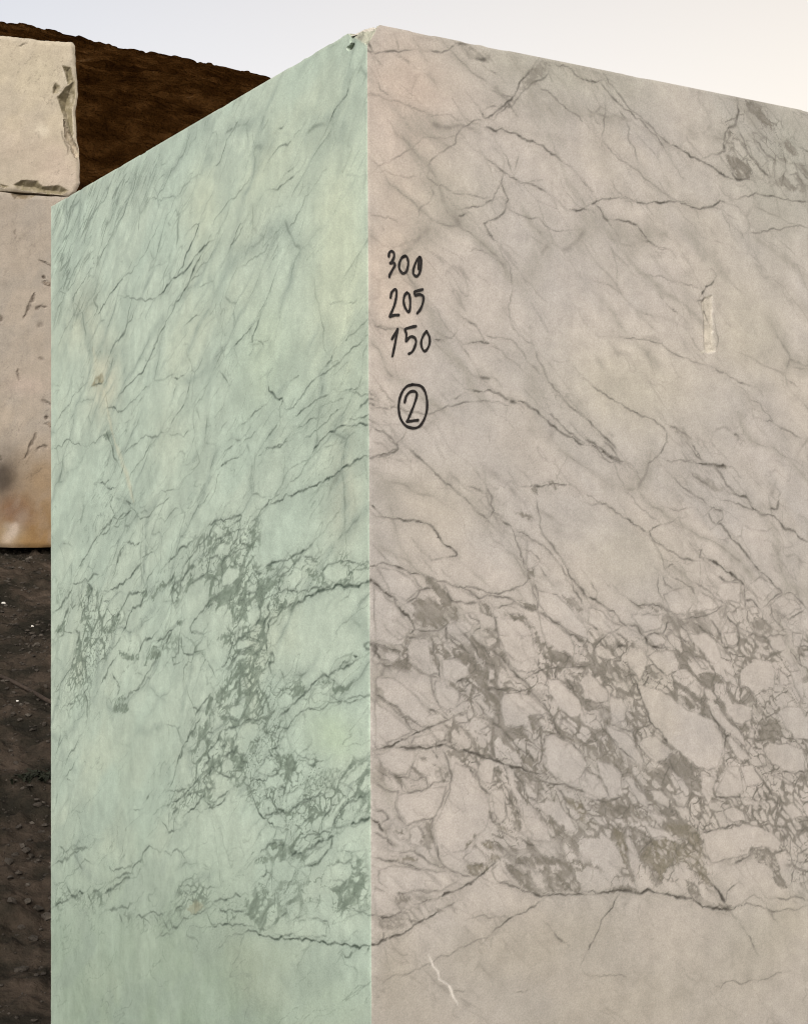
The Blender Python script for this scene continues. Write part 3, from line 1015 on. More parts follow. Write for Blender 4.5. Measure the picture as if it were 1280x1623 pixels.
m .8 350 690 380 640 430 630 500 650 450 680 380 690
v 3.2 .9 680 590 640 620
v 3.2 .95 695 610 720 605
v 2 .6 350 590 330 620
v 2.2 .6 440 690 450 740 400 790
v 2.2 .55 440 740 490 780 490 830
m .85 380 830 430 840 470 900 430 980 410 1020 360 1060 270 1090 320 1030 370 970 430 930 400 870
v 1.8 .65 680 730 650 800 610 870 580 910
v 1 .4 30 350 60 560 80 720 100 870
v 1 .4 90 400 130 570 170 700
v 2.5 .7 40 980 120 970 180 950 250 940
v 2.5 .7 80 1030 130 1060 200 1060 270 1050
m .8 290 960 320 980 300 1020 280 1000
v 2 .75 30 1165 80 1150 150 1150 220 1155 290 1165
v 2.6 .9 280 1220 340 1210 400 1240 480 1260 540 1275 600 1270 660 1270 720 1285 800 1285 860 1300 930 1310 990 1305 1060 1310 1130 1325 1200 1320 1280 1320
v 2 .55 540 1120 600 1070 600 1030
v 2 .5 640 1120 720 1090
v 2 .6 800 1110 860 1120 920 1140 930 1180
v 2 .55 650 1230 580 1250 540 1240
v 2.5 .5 430 1200 380 1190
v 2 .65 1110 1030 1160 1060 1230 1090 1280 1090
m .5 940 1010 1000 1030 1060 1000 1080 1050 1000 1060
m .5 1080 810 1180 830 1190 900 1130 950 1060 960 1060 870
m .5 660 890 740 870 740 920 660 930
m .5 680 1000 760 950 860 960 890 980 800 980
v 3 .75 1110 1380 1060 1420 1050 1400
v 2.5 .7 1240 1340 1230 1360
v 1 .4 270 1240 240 1340 180 1470
n .85 420 20 900 0 1280 0 1280 330 1080 370 1000 470 950 600 740 720 470 650 360 690 420 580 600 440 460 350 340 180
n .65 560 720 950 580 1250 600 1250 980 920 1120 660 1100 380 1190 40 1160 40 970 300 930 380 830
c 740 640 830 570 930 510 940 560 870 640 740 700
c 500 690 590 640 640 700 680 720 640 810 540 840 490 780
c 460 350 500 290 560 310 600 380 560 430 480 390
c 420 180 470 170 490 230 440 250
c 900 360 1000 230 1060 170 1070 200 980 310 950 400 890 420
c 940 680 1100 680 1120 760 1060 830 960 810
c 1000 400 1120 380 1280 350 1280 590 1000 590
c 660 1130 800 1120 910 1150 910 1260 660 1250
c 500 500 530 410 600 430 590 500
T L10 80 1320 .203125
v 3.2 .75 40 570 90 550 140 520
v 3.2 .75 160 490 210 490 260 470
v 3 .7 330 470 390 435
v 3 .7 420 475 480 440 540 400 600 350 620 350
v 3.2 .65 300 490 320 540 330 590
v 3 .65 130 410 160 470
v 2 .55 380 470 370 520
v 2.5 .65 490 370 540 350 580 320 640 270 690 220 730 150 770 100 800 120
v 2 .55 460 260 480 300 540 280 640 240
v 3.2 .5 460 600 520 600 570 580 640 550
v 2.5 .5 560 690 540 640
v 2.5 .6 670 660 690 640 720 660 760 630 820 620 880 640
v 2 .6 860 800 930 790
v 2 .6 880 760 860 790
v 2 .6 950 640 990 580 1050 530 1070 480 1040 460
v 1.8 .55 980 470 1000 420 1040 380 1110 365
v 1.8 .55 1040 410 1120 410 1150 440 1100 465
v 3 .65 880 680 910 740
v 2.5 .6 930 680 950 740 1000 720 1080 670
v 2 .5 810 640 840 700
b .55 1060 590 1090 550 1140 530 1190 560 1200 590 1110 635
v 1.8 .9 1110 635 1200 597
v 2 .5 1180 430 1230 430 1280 425
v 2 .55 1220 640 1250 710 1280 715
v 1.5 .4 50 400 130 340 230 260 320 240
n .6 20 360 160 400 420 460 560 340 760 120 820 140 660 330 560 420 460 560 300 600 30 580
n .6 460 560 900 640 1000 400 1180 380 1280 420 1280 520 1000 720 860 800 640 700
"""
RIGHT_VEINS = """
T R3 580 40 .2734375
v 2 .65 40 150 70 165 110 155 200 155 270 145
v 2 .65 380 150 430 155 490 140 520 120
v 3 .8 0 90 30 110 50 150
v 2.5 .75 10 130 40 160
v 3.5 .75 550 105 590 110 
m .45 520 120 600 110 720 160 720 210 640 210 560 150
v 4 .65 640 195 680 200 700 195
v 1.5 .55 730 265 760 280
s 25 .3 350 260 450 350 560 420
v 1.8 .55 80 330 100 380 140 405
v 1.5 .5 230 190 260 210
v 1.8 .5 190 90 200 140
v 1.5 .4 20 400 100 415 170 435 260 460 330 500 450 520 560 550
v 1.2 .4 220 350 290 410 340 460
m .45 980 220 1080 220 1040 290 990 330 930 360 880 410 900 340 950 280
v 2.6 .7 980 230 930 300 880 380 850 430 790 480 750 510 700 540 680 510
v 2 .55 1070 250 1000 320 930 370 880 430 850 470 790 500 740 550
v 3 .7 830 450 850 480
v 1.5 .55 740 380 800 400 850 410
v 1.5 .5 700 490 760 470
v 1.5 .4 1060 260 1090 330
v 2 .55 1000 340 1060 380 1110 430 1160 480 1210 510 1260 560
v 2 .55 1090 215 1170 240 1210 280 1280 310
v 1.8 .55 690 550 620 560 560 600 530 640 530 680 470 720 400 770 370 810
v 2.4 .75 690 590 760 615 830 620 890 640 940 670 1000 690 1050 720 1090 750 1140 790
s 14 .35 700 600 900 620 1100 640 1150 700
s 20 .25 930 600 1080 610 1140 670
v 1.2 .4 530 640 430 650 350 650 280 710 200 760 100 810 30 860
v 2 .6 690 760 740 800 790 840 840 880 910 915 980 930 1050 970
v 1.5 .5 800 740 830 800 850 850
v 1.5 .4 890 760 870 830
v 2 .65 800 850 790 920 810 970 830 1010 810 1070 780 1110 720 1130 690 1150 720 1210 770 1260
v 1.5 .55 780 930 750 980 740 1020
v 2.2 .7 580 1090 540 1105
v 2 .65 580 1060 630 1050 690 1040 740 1015
v 1.5 .5 380 820 360 880 430 930 490 960 560 980 640 990 740 1000
s 25 .22 330 820 380 900 500 980 700 1010
v 1.5 .4 380 930 400 980 370 1030 320 1060 310 1110
v 1.2 .5 40 1100 100 1110 190 1140
v 1.2 .5 100 1160 110 1190
v 1.5 .55 830 1060 890 1100 950 1120 1010 1120 1040 1160 1090 1190 1150 1190
v 2.2 .7 1200 1070 1280 1070
v 1.5 .5 1240 880 1280 930
v 1.2 .4 910 915 970 900 1030 895
v 1.2 .35 670 730 740 880
v 1.2 .35 60 850 180 870 300 880
s 18 .25 760 230 860 320 760 340
s 22 .2 900 980 1000 1060 1100 1150
T R4 930 80 .2734375
v 2.4 .75 0 170 40 180 80 175
v 2.2 .65 80 175 110 220 140 260 180 300 220 340 270 370 330 420 370 470 420 520 450 570
v 2 .55 100 130 150 200 210 280 280 360 350 420 430 500 490 550
v 2.4 .75 490 550 540 570 590 600 640 630 700 660 750 690 800 730 850 750
s 12 .35 370 460 430 500 490 550
v 1.6 .55 190 340 230 400 250 450 245 520 280 570 295 640
v 1.5 .55 110 310 100 400 90 500
v 1.2 .45 0 320 40 370 80 430
v 1.5 .45 90 520 150 590 230 650 290 690 330 740 400 790 450 830 500 860 540 880
s 14 .4 230 640 350 740 460 830
v 2.3 .75 30 890 90 860 190 850
v 2.3 .75 290 880 350 890 430 885 520 875
v 1.5 .45 190 850 260 865 320 885
v 2.3 .75 540 880 600 905 660 920 730 905 770 870 800 880
v 1.9 .65 880 860 940 845 1020 840 1100 850 1160 860 1280 880
v 2.3 .75 60 900 90 940 125 990
v 2.2 .75 160 985 220 990 290 1010 320 1050 350 1090
v 1.8 .6 350 1100 400 1135 460 1150
v 1.7 .6 950 1055 1020 1045 1120 1040 1280 1030
v 1.2 .4 340 900 390 960
v 1.2 .4 780 920 830 1040
v 1.2 .45 0 780 40 820
v 1.5 .4 890 1050 910 1090
v 1.5 .4 1110 1100 1200 1180
v 3.2 .65 870 290 880 350 860 430 800 480 790 540 800 580 740 600
m .75 910 290 990 310 1040 390 1080 450 1060 470 1000 400 940 350
m .6 1120 510 1200 540 1230 600 1190 610 1150 570
m .65 790 590 860 610 940 660 960 730 900 750 860 740 830 670
v 2.6 .65 960 510 1010 570 1050 610 1100 640
v 2.6 .65 880 470 920 560 960 630 1020 700 1060 740
v 3 .75 840 710 870 750 940 750
m .5 960 740 1080 760 1130 720 1200 780 1280 760 1280 830 1180 810 1100 780
v 2 .55 1140 620 1150 700 1130 760
v 2 .6 1230 560 1280 590
v 2 .6 1220 680 1280 740
n .6 780 470 870 280 1050 330 1280 600 1280 850 1000 760 850 750 790 600
v 1 .45 1030 320 1090 390 1140 450
c 840 510 890 520 920 590 900 620 850 560
c 920 520 960 530 1050 640 1010 680 950 600
c 1150 650 1200 650 1220 710 1160 730
s 25 .25 200 180 320 330 460 480
s 25 .2 900 280 1100 500 1250 650
T R5 580 380 .2734375
v 1.5 .4 770 20 800 100 840 180 855 270 840 350 835 450 860 520 920 580 980 640
v 1.2 .35 600 70 680 65 740 100 800 140
v 1.8 .5 550 440 590 470 640 500 670 550 690 580
v 1.5 .45 690 550 750 570 830 575 870 600 910 650 950 720 1010 780
v 2.2 .5 980 640 1000 700 1050 800 1110 880 1170 950 1230 1000 1280 1040
s 14 .3 950 700 1080 830 1280 1020
v 2.2 .75 600 600 650 590 720 600
v 1.5 .6 570 635 600 680
v 1.2 .4 720 600 790 640 850 700 920 770
v 1.5 .65 40 460 60 500 100 515 170 520
v 1.5 .6 60 490 200 510 240 515
v 2 .8 405 580 435 582
v 1.5 .65 460 560 500 570 520 545
v 1 .45 350 340 420 410 480 520 510 550
s 20 .35 620 780 690 790 740 800 780 850
v 3 .55 660 795 720 800
v 2.2 .7 620 870 660 880 710 870 760 890 800 910 830 930
v 4.5 .75 835 935 870 945
v 2.8 .75 880 935 930 950 990 990 1040 1040 1100 1090 1170 1140 1230 1180 1280 1190
v 2 .6 1060 1010 1120 1060 1170 1110 1230 1160 1270 1180
s 9 .4 1040 1030 1230 1170
v 1.8 .7 60 975 120 980 180 970
v 1.6 .6 180 970 230 990 290 1000 360 1010 420 990 480 960 550 950 630 940
v 1.2 .5 630 940 700 935 780 945 830 960
v 1.5 .55 510 920 550 900
v 1.2 .5 80 860 120 890 160 940
v 3.5 .7 0 880 40 900
v 3.5 .7 10 950 50 960
v 3 .65 0 1030 50 1060
v 2.5 .65 20 920 50 930
v 1.8 .65 40 1080 100 1110 150 1150 180 1190 180 1220 120 1250 70 1260
v 1.5 .55 230 1110 200 1160 180 1180
v 1.8 .6 250 1210 290 1250 330 1280
v 1.6 .55 100 1100 130 1150 180 1200
v 1 .35 820 960 810 1070
v 1 .35 720 1100 715 1180
s 20 .22 560 330 540 440
s 40 .2 1180 30 1280 60
T R6 930 380 .2734375
v 1.8 .55 340 10 400 40 460 50
v 2.2 .75 735 235 720 260 690 270 675 300 665 320
v 1.2 .4 340 200 430 210 520 240 600 260 660 290
v 2.2 .5 460 370 500 410 530 430
v 1.8 .55 340 430 355 435
v 1.5 .5 170 570 250 575 350 580 430 600 470 640 550 680 620 710 700 740
v 1.8 .55 740 740 800 770 860 810 900 830 950 845
v 1.5 .4 880 850 950 930 1030 1000 1080 1060
v 1.8 .5 1030 1050 1080 1065 1170 1110 1240 1150
s 14 .28 940 840 1080 860 1200 820
s 22 .28 850 850 960 950 1100 1080 1280 1170
s 22 .28 980 160 1080 270 1180 350 1280 420
s 14 .22 1100 20 1150 130 1220 110
v 2 .65 30 840 100 890 170 940 250 990 310 1020 380 1040 430 1080 460 1110
v 1.6 .55 460 1110 460 1170 430 1230 390 1270
v 2.5 .5 480 1080 540 1110 600 1150
v 1.8 .65 610 1190 640 1230 660 1280
m .35 480 1080 560 1100 650 1170 620 1180 540 1150
v 2.2 .6 850 1125 880 1140
v 2.8 .75 0 1160 60 1200 110 1240 190 1280
v 2.4 .65 0 1040 60 1100 120 1160 170 1220
v 1.2 .4 1200 740 1260 750
v 1.5 .4 1170 820 1210 850
s 16 .22 600 300 560 400 580 520 560 640
s 16 .25 470 340 540 400 620 380
s 30 .2 20 80 200 140 320 240
s 30 .22 460 1080 620 1180 800 1150
k 1 688 330 728 328 726 480 738 645 690 650 674 480 664 352
l 3 .9 660 652 690 645 738 645
l 2.5 .7 690 328 725 330
v 1.6 .7 675 340 680 400 690 430 705 470
v 1.5 .5 740 480 750 640
v 2 .6 640 355 660 350
T R7 580 700 .2734375
v 2.2 .7 180 10 185 45 140 60 60 85 20 95
m .45 60 90 160 95 230 110 300 115 250 120 130 95
v 2.2 .6 250 45 300 90 350 130 400 180 450 230 510 280 560 320
s 12 .35 500 270 600 340 700 450 780 520 860 570
v 2 .55 560 320 620 380 680 430 720 470
v 2.6 .6 700 270 730 330 740 400 710 440
v 2 .6 740 410 770 425
v 1.8 .5 590 260 650 280 700 300
n .4 500 260 700 250 760 420 850 500 1000 560 860 400 990 330 1020 560 1160 740 1000 700 820 500 700 460 560 340
v 2.5 .8 35 370 60 395
v 1.4 .55 55 390 90 430 120 440
v 2.3 .85 120 440 190 445 220 460 270 455 330 470 390 500 430 560 460 600 510 630 525 660 470 670
v 2.2 .75 0 715 60 720 140 715 190 730 250 760 320 770
v 1.5 .55 70 630 140 700
v 2 .65 320 770 380 790 430 810 490 830 560 850 640 850 690 870 740 880 800 870 860 850 920 820 940 790
m .85 930 740 970 730 980 760 945 790 930 800
v 2 .65 930 750 910 690 890 620 860 540 840 490 790 460
v 1.8 .55 920 630 960 640 1000 680
v 1.8 .5 1000 720 1040 780
m .8 330 780 400 800 440 840 480 900 510 960 550 1030 500 1040 450 960 420 880 360 830
m .75 260 940 330 900 400 900 450 960 470 1040 400 1080 300 1060 260 1020 290 960
v 2.6 .65 230 935 290 900 310 860 370 850
v 2.5 .9 30 805 80 850 130 890 170 940 210 990 260 1040 280 1090 250 1110
v 2 .65 130 880 180 920
v 2 .55 240 760 300 830 330 860
v 2.5 .65 270 1090 350 1100 440 1080 470 1050
v 3.2 .75 460 1070 465 1150
v 3.2 .75 225 1130 270 1135
v 1.6 .55 230 1140 235 1250
v 1.6 .55 370 1130 385 1200
m .6 360 1180 400 1230 420 1280 370 1280
v 3 .65 440 830 480 900 520 930 570 940 640 930
m .85 640 930 720 970 740 1020 700 1010 650 980
v 2.5 .65 560 850 610 880 650 910 720 890 800 900 860 930 940 960 1000 980
m .75 860 910 930 930 980 960 1000 990 930 970
m .9 780 990 860 990 920 1010 970 1080 1000 1140 1060 1180 1130 1230 1180 1280 1040 1280 1000 1200 970 1120 920 1060 840 1020
v 2 .65 740 960 800 950 850 940
v 2.3 .65 740 1010 750 1090 760 1160
m .65 680 1080 740 1080 740 1110 690 1110
v 2 .65 590 1000 650 1040 660 1080 620 1110
v 2 .6 470 1110 540 1160 560 1200
m .8 510 1230 570 1220 590 1260 560 1280 510 1270
v 2.6 .65 560 1110 620 1180 650 1250
v 2.6 .65 600 1110 680 1190 720 1250
m .75 720 1200 780 1210 790 1280 740 1260
v 2.5 .55 990 340 1010 450 1040 560 1100 640 1160 720
v 3 .65 1160 720 1200 800 1250 860 1280 910
v 2 .55 860 520 960 570 1040 620 1110 700 1170 780
m .6 1130 900 1220 910 1260 990 1220 980 1160 940
v 2.6 .7 950 260 1000 260 1080 240 1160 250
m .7 1060 240 1120 240 1090 275
m .7 960 270 990 260 990 310 970 300
m .55 850 400 900 400 960 440 960 470 900 440
v 2 .55 980 830 990 900
v 2 .6 960 830 980 900 990 970
v 2.3 .7 1000 980 1060 1020 1120 1060 1180 1120 1230 1150 1280 1160
v 1 .4 1170 80 1130 150 1100 220
s 14 .38 970 770 1080 820 1120 830
v 2.2 .65 1180 780 1200 860 1250 940
v 5 .75 0 1180 40 1170 60 1200 40 1240
v 2.6 .65 40 1170 130 1200 200 1220
v 2.2 .6 60 1250 150 1280
v 4.5 .9 0 800 30 805
c 470 1060 550 1040 620 1060 600 1100 540 1120 480 1110
c 750 1020 850 1020 930 1060 970 1150 980 1250 900 1280 800 1220 760 1120
c 1000 990 1070 1040 1160 1110 1210 1180 1190 1250 1110 1210 1040 1160 1010 1080
c 40 820 120 900 200 1000 260 1080 200 1180 60 1150
c 450 830 560 860 650 920 520 930 480 890
c 560 1000 620 990 650 1050 600 1060
c 1000 860 1100 900 1200 980 1260 1060 1280 1140 1180 1100 1060 1010 1000 950
c 60 730 170 740 260 800 300 860 230 930 140 870
T R8 930 700 .2734375
v 2.8 .75 30 20 80 60 140 95 210 115
v 2.2 .6 100 0 160 60 180 90
v 2 .55 60 50 130 120 200 130
v 1.6 .55 450 20 420 70 380 110 350 130
v 1.6 .55 460 110 490 120 540 105 600 110 650 130
v 3 .8 640 125 720 132 800 140
m .7 720 128 800 132 795 150 730 140
v 1.8 .55 570 0 620 60 670 110
v 1.5 .4 160 110 180 200 220 290 280 360 340 400 400 450 440 480
s 20 .3 460 180 560 250 700 340
v 2 .5 490 200 550 260 620 310 690 360
v 2 .55 600 180 660 230 710 265
v 2.5 .5 680 130 780 200 840 280 870 310
m .4 600 170 720 210 800 290 760 300 660 240
v 2.8 .75 840 300 880 315 920 320 940 350
v 2.6 .7 940 350 960 390 1000 420 1060 425 1110 460 1150 510 1200 520 1230 560 1280 585
v 3 .65 1110 340 1100 390 1060 390
s 12 .35 1010 360 1080 390 1150 340
v 2 .55 790 340 860 360 920 380 980 400
v 1.8 .55 700 410 730 380 780 400 785 450 740 490
v 1.8 .6 700 410 720 460 745 480 770 475 800 500
v 2.8 .7 780 470 820 540 870 590 920 650 960 710 1000 750
v 1.9 .65 1000 760 1050 790 1090 840 1130 880
v 1.8 .6 1130 880 1190 880 1230 920 1280 980
v 1.8 .55 1130 880 1060 920 1020 960
v 2 .65 0 310 60 350 110 360 150 390 190 420 240 450 300 490 350 530
v 1.6 .5 370 570 420 640 440 700
v 1.5 .5 0 355 60 360
v 1.8 .65 430 480 380 500 360 520 370 550 430 600 500 640 570 680 640 690
v 1.2 .5 580 385 510 400 470 385
v 1.2 .4 440 480 500 460 540 430
v 2 .6 640 630 660 630 650 670 680 690
v 3 .85 700 680 740 700 790 740 830 760 870 800 910 835
v 1.9 .65 760 780 800 810 870 800 910 830
v 2 .65 910 840 910 900 915 950
v 1.8 .55 440 700 450 740 490 710 510 730
v 1.8 .6 440 790 450 830 490 850
v 1.6 .5 410 790 410 870 440 960
v 2.5 .55 510 795 560 820 600 840 620 880
s 16 .35 520 820 600 850 620 920
v 1.6 .6 630 820 700 860 740 910 790 940
v 1.8 .6 790 950 730 990 680 1010 590 1025 510 1050
v 2.6 .65 920 920 960 920 1000 970
v 2.2 .65 240 915 290 950 350 950 380 940 440 960 460 990
m .6 250 930 320 945 440 960 420 980 300 965
v 2.4 .7 0 900 60 930 130 980 200 1050 230 1070
s 12 .35 40 900 120 960
v 2 .5 20 810 60 870 50 920
v 2.2 .7 230 1060 290 1070 340 1130 380 1110 440 1110 460 1050 510 1050
v 3.4 .8 330 1130 350 1170 390 1190 450 1190
v 2.2 .65 470 1080 520 1130 570 1160
v 2.2 .65 540 1060 580 1110 600 1160
v 2.5 .65 620 1050 680 1100 740 1150
v 2.5 .65 710 1030 750 1080 780 1160 830 1200
v 2.5 .65 800 1010 860 1060 880 1130 870 1180 840 1200
v 3 .75 170 1195 210 1180
v 2.5 .65 0 1050 60 1090
v 2.5 .65 40 1200 60 1170 110 1120
v 2.5 .65 170 1110 240 1160
m .75 460 1190 560 1240 640 1280 520 1280
m .65 540 1160 620 1170 620 1230 560 1220
v 2 .6 930 1110 990 1130 1040 1140 1060 1120 1150 1120
v 2 .6 1050 1140 1070 1200 1110 1230
v 2 .55 1060 950 1090 1040 1150 1100
v 2 .6 1130 1010 1170 1030 1250 980
m .5 930 1050 1010 1030 1080 1080 1060 1120 980 1100
n .5 440 700 640 690 900 840 920 940 1020 960 1130 900 1240 940 1280 1000 1280 1280 0 1280 0 1060 230 1080 300 960 460 980 620 900 500 800 430 800
n .35 300 100 640 130 860 300 1100 400 1240 560 1040 440 800 340 600 380 420 220
c 0 960 80 990 200 1080 120 1110 40 1080 0 1040
c 270 1000 440 1000 430 1080 340 1100 260 1020
c 640 870 760 950 720 980 630 990
c 440 880 560 850 610 930 560 1000 480 980
c 770 810 890 820 890 930 800 920 740 880
c 1050 950 1130 890 1210 920 1240 960 1140 1000
c 930 840 1000 780 1090 850 1020 930
c 940 960 980 960 990 1000 950 1000
T R9 580 1000 .2734375
v 5 .75 30 70 50 120 80 160
v 2.3 .65 40 70 120 100 200 120
v 2 .65 50 190 110 205 180 220
v 2 .6 60 130 110 210
v 2 .6 230 40 240 130 230 180 280 220 360 260 420 275
v 2 .65 380 60 390 130 420 200 425 275
m .65 370 120 410 150 425 260 400 210
v 2 .6 370 260 380 340 400 400 430 450 470 490
m .75 500 120 560 130 640 200 690 220 690 290 750 300 730 330 660 330 620 290 600 230 540 170
v 2.2 .75 600 160 630 160
v 2.2 .7 480 40 540 90 600 130
m .75 600 20 680 110 720 180 660 160 600 90
v 2.6 .7 720 110 780 150 820 200 870 260 930 310 960 350
m .65 700 100 750 100 800 160 760 150
v 2 .65 680 180 740 200 750 280
v 2.2 .75 680 330 760 340 830 330 900 345 960 360
v 2.6 .75 500 320 530 290 570 275 600 300 570 330
m .75 520 310 580 370 620 420 590 410 540 360
m .8 690 340 740 350 770 430 760 500 700 440 680 400
v 2.6 .65 630 410 680 480 740 540 800 590 850 650 910 700 960 740 1010 800
m .65 830 640 920 710 980 740 960 790 900 770 870 700
v 2 .65 30 360 100 400 160 460 230 530 260 570 310 580
v 2 .65 60 370 130 420 200 480 280 530 370 550
m .45 100 390 160 430 260 520 320 560 260 560 200 500
v 2.4 .85 40 690 130 670 200 630 270 600 320 580 400 545
v 1.8 .65 400 545 460 520 510 490 560 470
v 2 .65 360 450 430 480 480 520
m .65 340 470 380 460 420 490 370 500
v 1.5 .6 520 440 590 400 660 370
v 3.2 1 190 675 260 680 340 685 400 670 440 660
v 2.8 1 540 690 620 710 700 740 790 770 860 790 940 815 1010 830
m .85 1010 760 1040 800 1070 820 1010 830
v 1.8 .75 440 650 500 680 560 700
v 1.8 .7 380 690 400 720 410 740
m .65 450 690 500 680 580 700 560 730 480 730
v 2.8 .7 440 700 470 760 490 830 480 900
v 1.6 .55 480 900 440 970 410 1040 380 1090
m .95 295 730 340 730 320 752
m .55 370 760 460 780 480 850 430 870 380 820
v 2 .65 280 740 260 790 240 850 180 850 120 820
v 2 .65 240 850 340 850 350 910 280 930 200 920 180 880
v 2 .6 470 870 380 880 350 910
v 2 .55 30 880 100 920 180 930 160 1000 180 1080 230 1130
v 2.2 .6 230 1130 290 1110 380 1090 370 1180 400 1280
v 1.8 .55 40 790 90 830 150 850
v 2.8 .9 20 1085 60 1110 90 1160
v 2 .65 50 1040 110 1060 120 1090 80 1120
v 2 .65 40 1170 110 1200 150 1250
m .65 160 1120 200 1160 240 1130 220 1180 180 1170
m .55 320 1110 370 1100 390 1220 350 1280 320 1200
v 2.2 .7 590 790 630 830 650 890 690 930 720 950
v 2 .6 630 720 640 780
m .65 740 790 780 800 770 870 730 890
v 2 .65 700 910 740 890 780 870 810 920 840 1000 880 1060 910 1110
v 2 .55 710 1010 720 1090 740 1120 780 1110 810 1080 800 980
m .65 800 900 860 990 900 1090 890 1180 850 1150 830 1050
m .65 710 1020 730 1100 700 1090
v 2 .55 850 820 900 880 930 960 980 990 1010 970
m .45 850 800 960 830 1030 860 1020 980 960 930 900 880
v 2.6 .7 970 840 1050 880 1120 890 1200 910 1270 940
v 2.5 .65 1100 910 1150 980 1170 1060 1230 1100
o .7 1150 950 1230 990 1270 1050 1280 1130 1240 1090 1180 1020
v 2.3 .65 950 350 1000 400 1050 460 1090 540 1130 610 1200 660 1250 710
m .65 1040 370 1080 380 1070 410
m .75 1050 500 1090 570 1150 620 1220 660 1180 610 1110 560
m .65 930 490 990 490 1000 560 960 600 940 540
v 2 .65 930 260 1000 230 1060 220 1130 215 1200 210 1280 215
m .9 980 10 1040 80 1100 120 1190 170 1280 210 1150 200 1080 170 1010 110
v 2 .65 1140 230 1160 290 1200 350 1260 400
m .55 1150 230 1250 240 1280 260 1200 270
v 2 .6 1000 480 1040 530
v 2 .6 920 650 980 690
v 2 .6 1030 620 1020 720
v 2 .6 860 560 930 560
v 2 .6 960 640 1000 610 1060 600 1120 600
m .8 1060 1070 1110 1100 1150 1160 1130 1220 1090 1190 1060 1130
m .65 1160 1180 1210 1220 1220 1280 1170 1280
m .55 970 1040 1030 1080 1050 1150 1000 1100
o .65 570 1240 620 1200 650 1180 600 1240 570 1280
o .7 650 1220 720 1220 740 1250 690 1260
o .55 740 1120 800 1130 810 1160 750 1150
v 2 .55 750 1160 830 1190 900 1210 980 1240
n .8 30 70 200 100 240 40 480 0 760 0 1000 0 1280 200 1280 1280 560 1280 700 1150 700 960 500 740 360 690 60 700 30 680 260 600 360 540 420 440 420 280 200 230 60 200
n .6 30 700 260 700 480 760 480 880 340 930 180 930 30 900
n .6 30 1040 160 1090 390 1100 390 1280 30 1280
c 390 290 440 280 530 330 540 380 520 440 470 470 420 440 400 380
c 260 40 350 40 380 80 400 180 420 260 330 240 260 190 240 120
c 760 20 960 30 990 90 970 170 1000 220 920 250 850 210 790 120
c 780 360 880 350 970 370 1050 470 940 490 930 550 860 560 790 540 780 440
c 1030 620 1090 600 1160 640 1230 700 1270 770 1270 900 1190 900 1100 860 1050 790 1030 700
c 1050 270 1120 280 1180 350 1240 410 1250 480 1180 500 1110 440 1060 360
c 510 760 590 790 630 850 670 920 700 970 700 1080 680 1150 600 1220 560 1270 400 1280 390 1150 420 1060 480 920
c 170 950 260 930 340 920 400 900 460 900 430 1000 380 1080 280 1110 230 1120 180 1070 160 1000
c 60 270 160 280 250 340 310 420 360 490 320 530 230 500 140 410 60 340
c 50 410 120 450 200 520 260 590 140 640 50 680
c 60 720 160 690 270 690 260 770 220 830 140 830 80 780
c 650 740 740 740 740 820 720 890 670 880 640 830
c 720 930 780 920 800 1000 800 1090 770 1110 730 1060
c 430 170 520 160 590 220 600 270 520 300 440 270
c 700 210 740 220 740 280 700 290
c 800 790 850 800 850 880 900 980 910 1080 870 1020 830 920
c 110 110 190 140 170 190 120 190
c 600 170 690 200 680 220 600 190
c 500 500 580 470 590 520 510 530
c 660 570 700 550 720 580 680 600
c 270 620 380 580 460 570 450 640 360 670 250 660
c 760 150 800 170 860 250 820 270
c 920 870 1000 880 1000 960 960 980 920 940
c 960 1000 1040 980 1120 980 1170 1080 1220 1160 1160 1170 1080 1100
c 880 990 960 1010 1040 1100 1060 1220 980 1230 900 1180
c 990 500 1040 490 1060 560 1010 540
c 820 700 880 690 910 760 850 770
T R10 930 1000 .2734375
n .85 -120 -60 300 40 700 -40 1000 60 1330 -20 1330 1300 700 1230 300 1330 -150 1250 -60 900 -240 600 -60 300
c 290 310 400 340 500 390 580 450 680 500 730 510 780 590 790 690 750 790 700 810 650 800 590 740 500 680 440 600 380 560 340 470
c 350 150 400 130 450 100 500 120 520 180 510 240 460 260 410 220
c 340 100 250 80 230 150 240 210 280 260 300 290 330 240 350 170
c 590 20 700 10 740 60 770 140 780 200 720 190 660 130 610 70
c 790 10 870 10 880 60 840 100 810 80
c 880 240 930 190 980 160 1060 180 1090 240 1080 330 1010 350 940 350 890 310
c 1060 40 1110 20 1150 60 1140 110 1090 130 1060 100
c 800 410 860 420 950 440 950 510 900 540 850 540 810 480
c 720 440 760 450 800 510 870 570 910 620 920 660 860 620 800 590 750 520
c 810 620 860 640 910 680 950 740 900 750 840 700
c 750 930 790 850 810 790 870 790 890 860 900 920 870 960 800 960
c 880 790 960 780 1010 850 980 890 920 900
c 1020 690 1050 650 1150 650 1240 680 1270 740 1260 820 1130 810 1060 770
c 1110 470 1160 430 1230 450 1280 500 1280 640 1200 610 1150 560
c 300 650 340 610 400 600 450 650 500 700 450 750 390 760 340 720
c 100 540 160 570 230 600 280 660 330 750 320 800 250 750 180 680 130 620
c 50 760 120 770 190 810 200 880 200 950 130 980 110 900 70 830
c -60 850 -10 800 50 830 100 900 130 960 60 985 -20 960
c 210 840 260 850 280 900 340 960 350 1030 300 1000 250 930
c 130 370 200 390 230 450 220 530 150 540 120 460
c 490 950 550 930 580 980 560 1030 510 1000
c 780 1040 850 1030 900 1050 920 1100 860 1115 800 1090
c 320 1120 400 1140 480 1180 540 1210 500 1220 420 1190 370 1200
c 360 1040 410 1050 440 1110 400 1120
c 1130 1020 1200 990 1250 1080 1180 1100
c 600 150 650 180 700 220 660 230
c 40 100 80 80 130 120 180 160 120 165 60 150
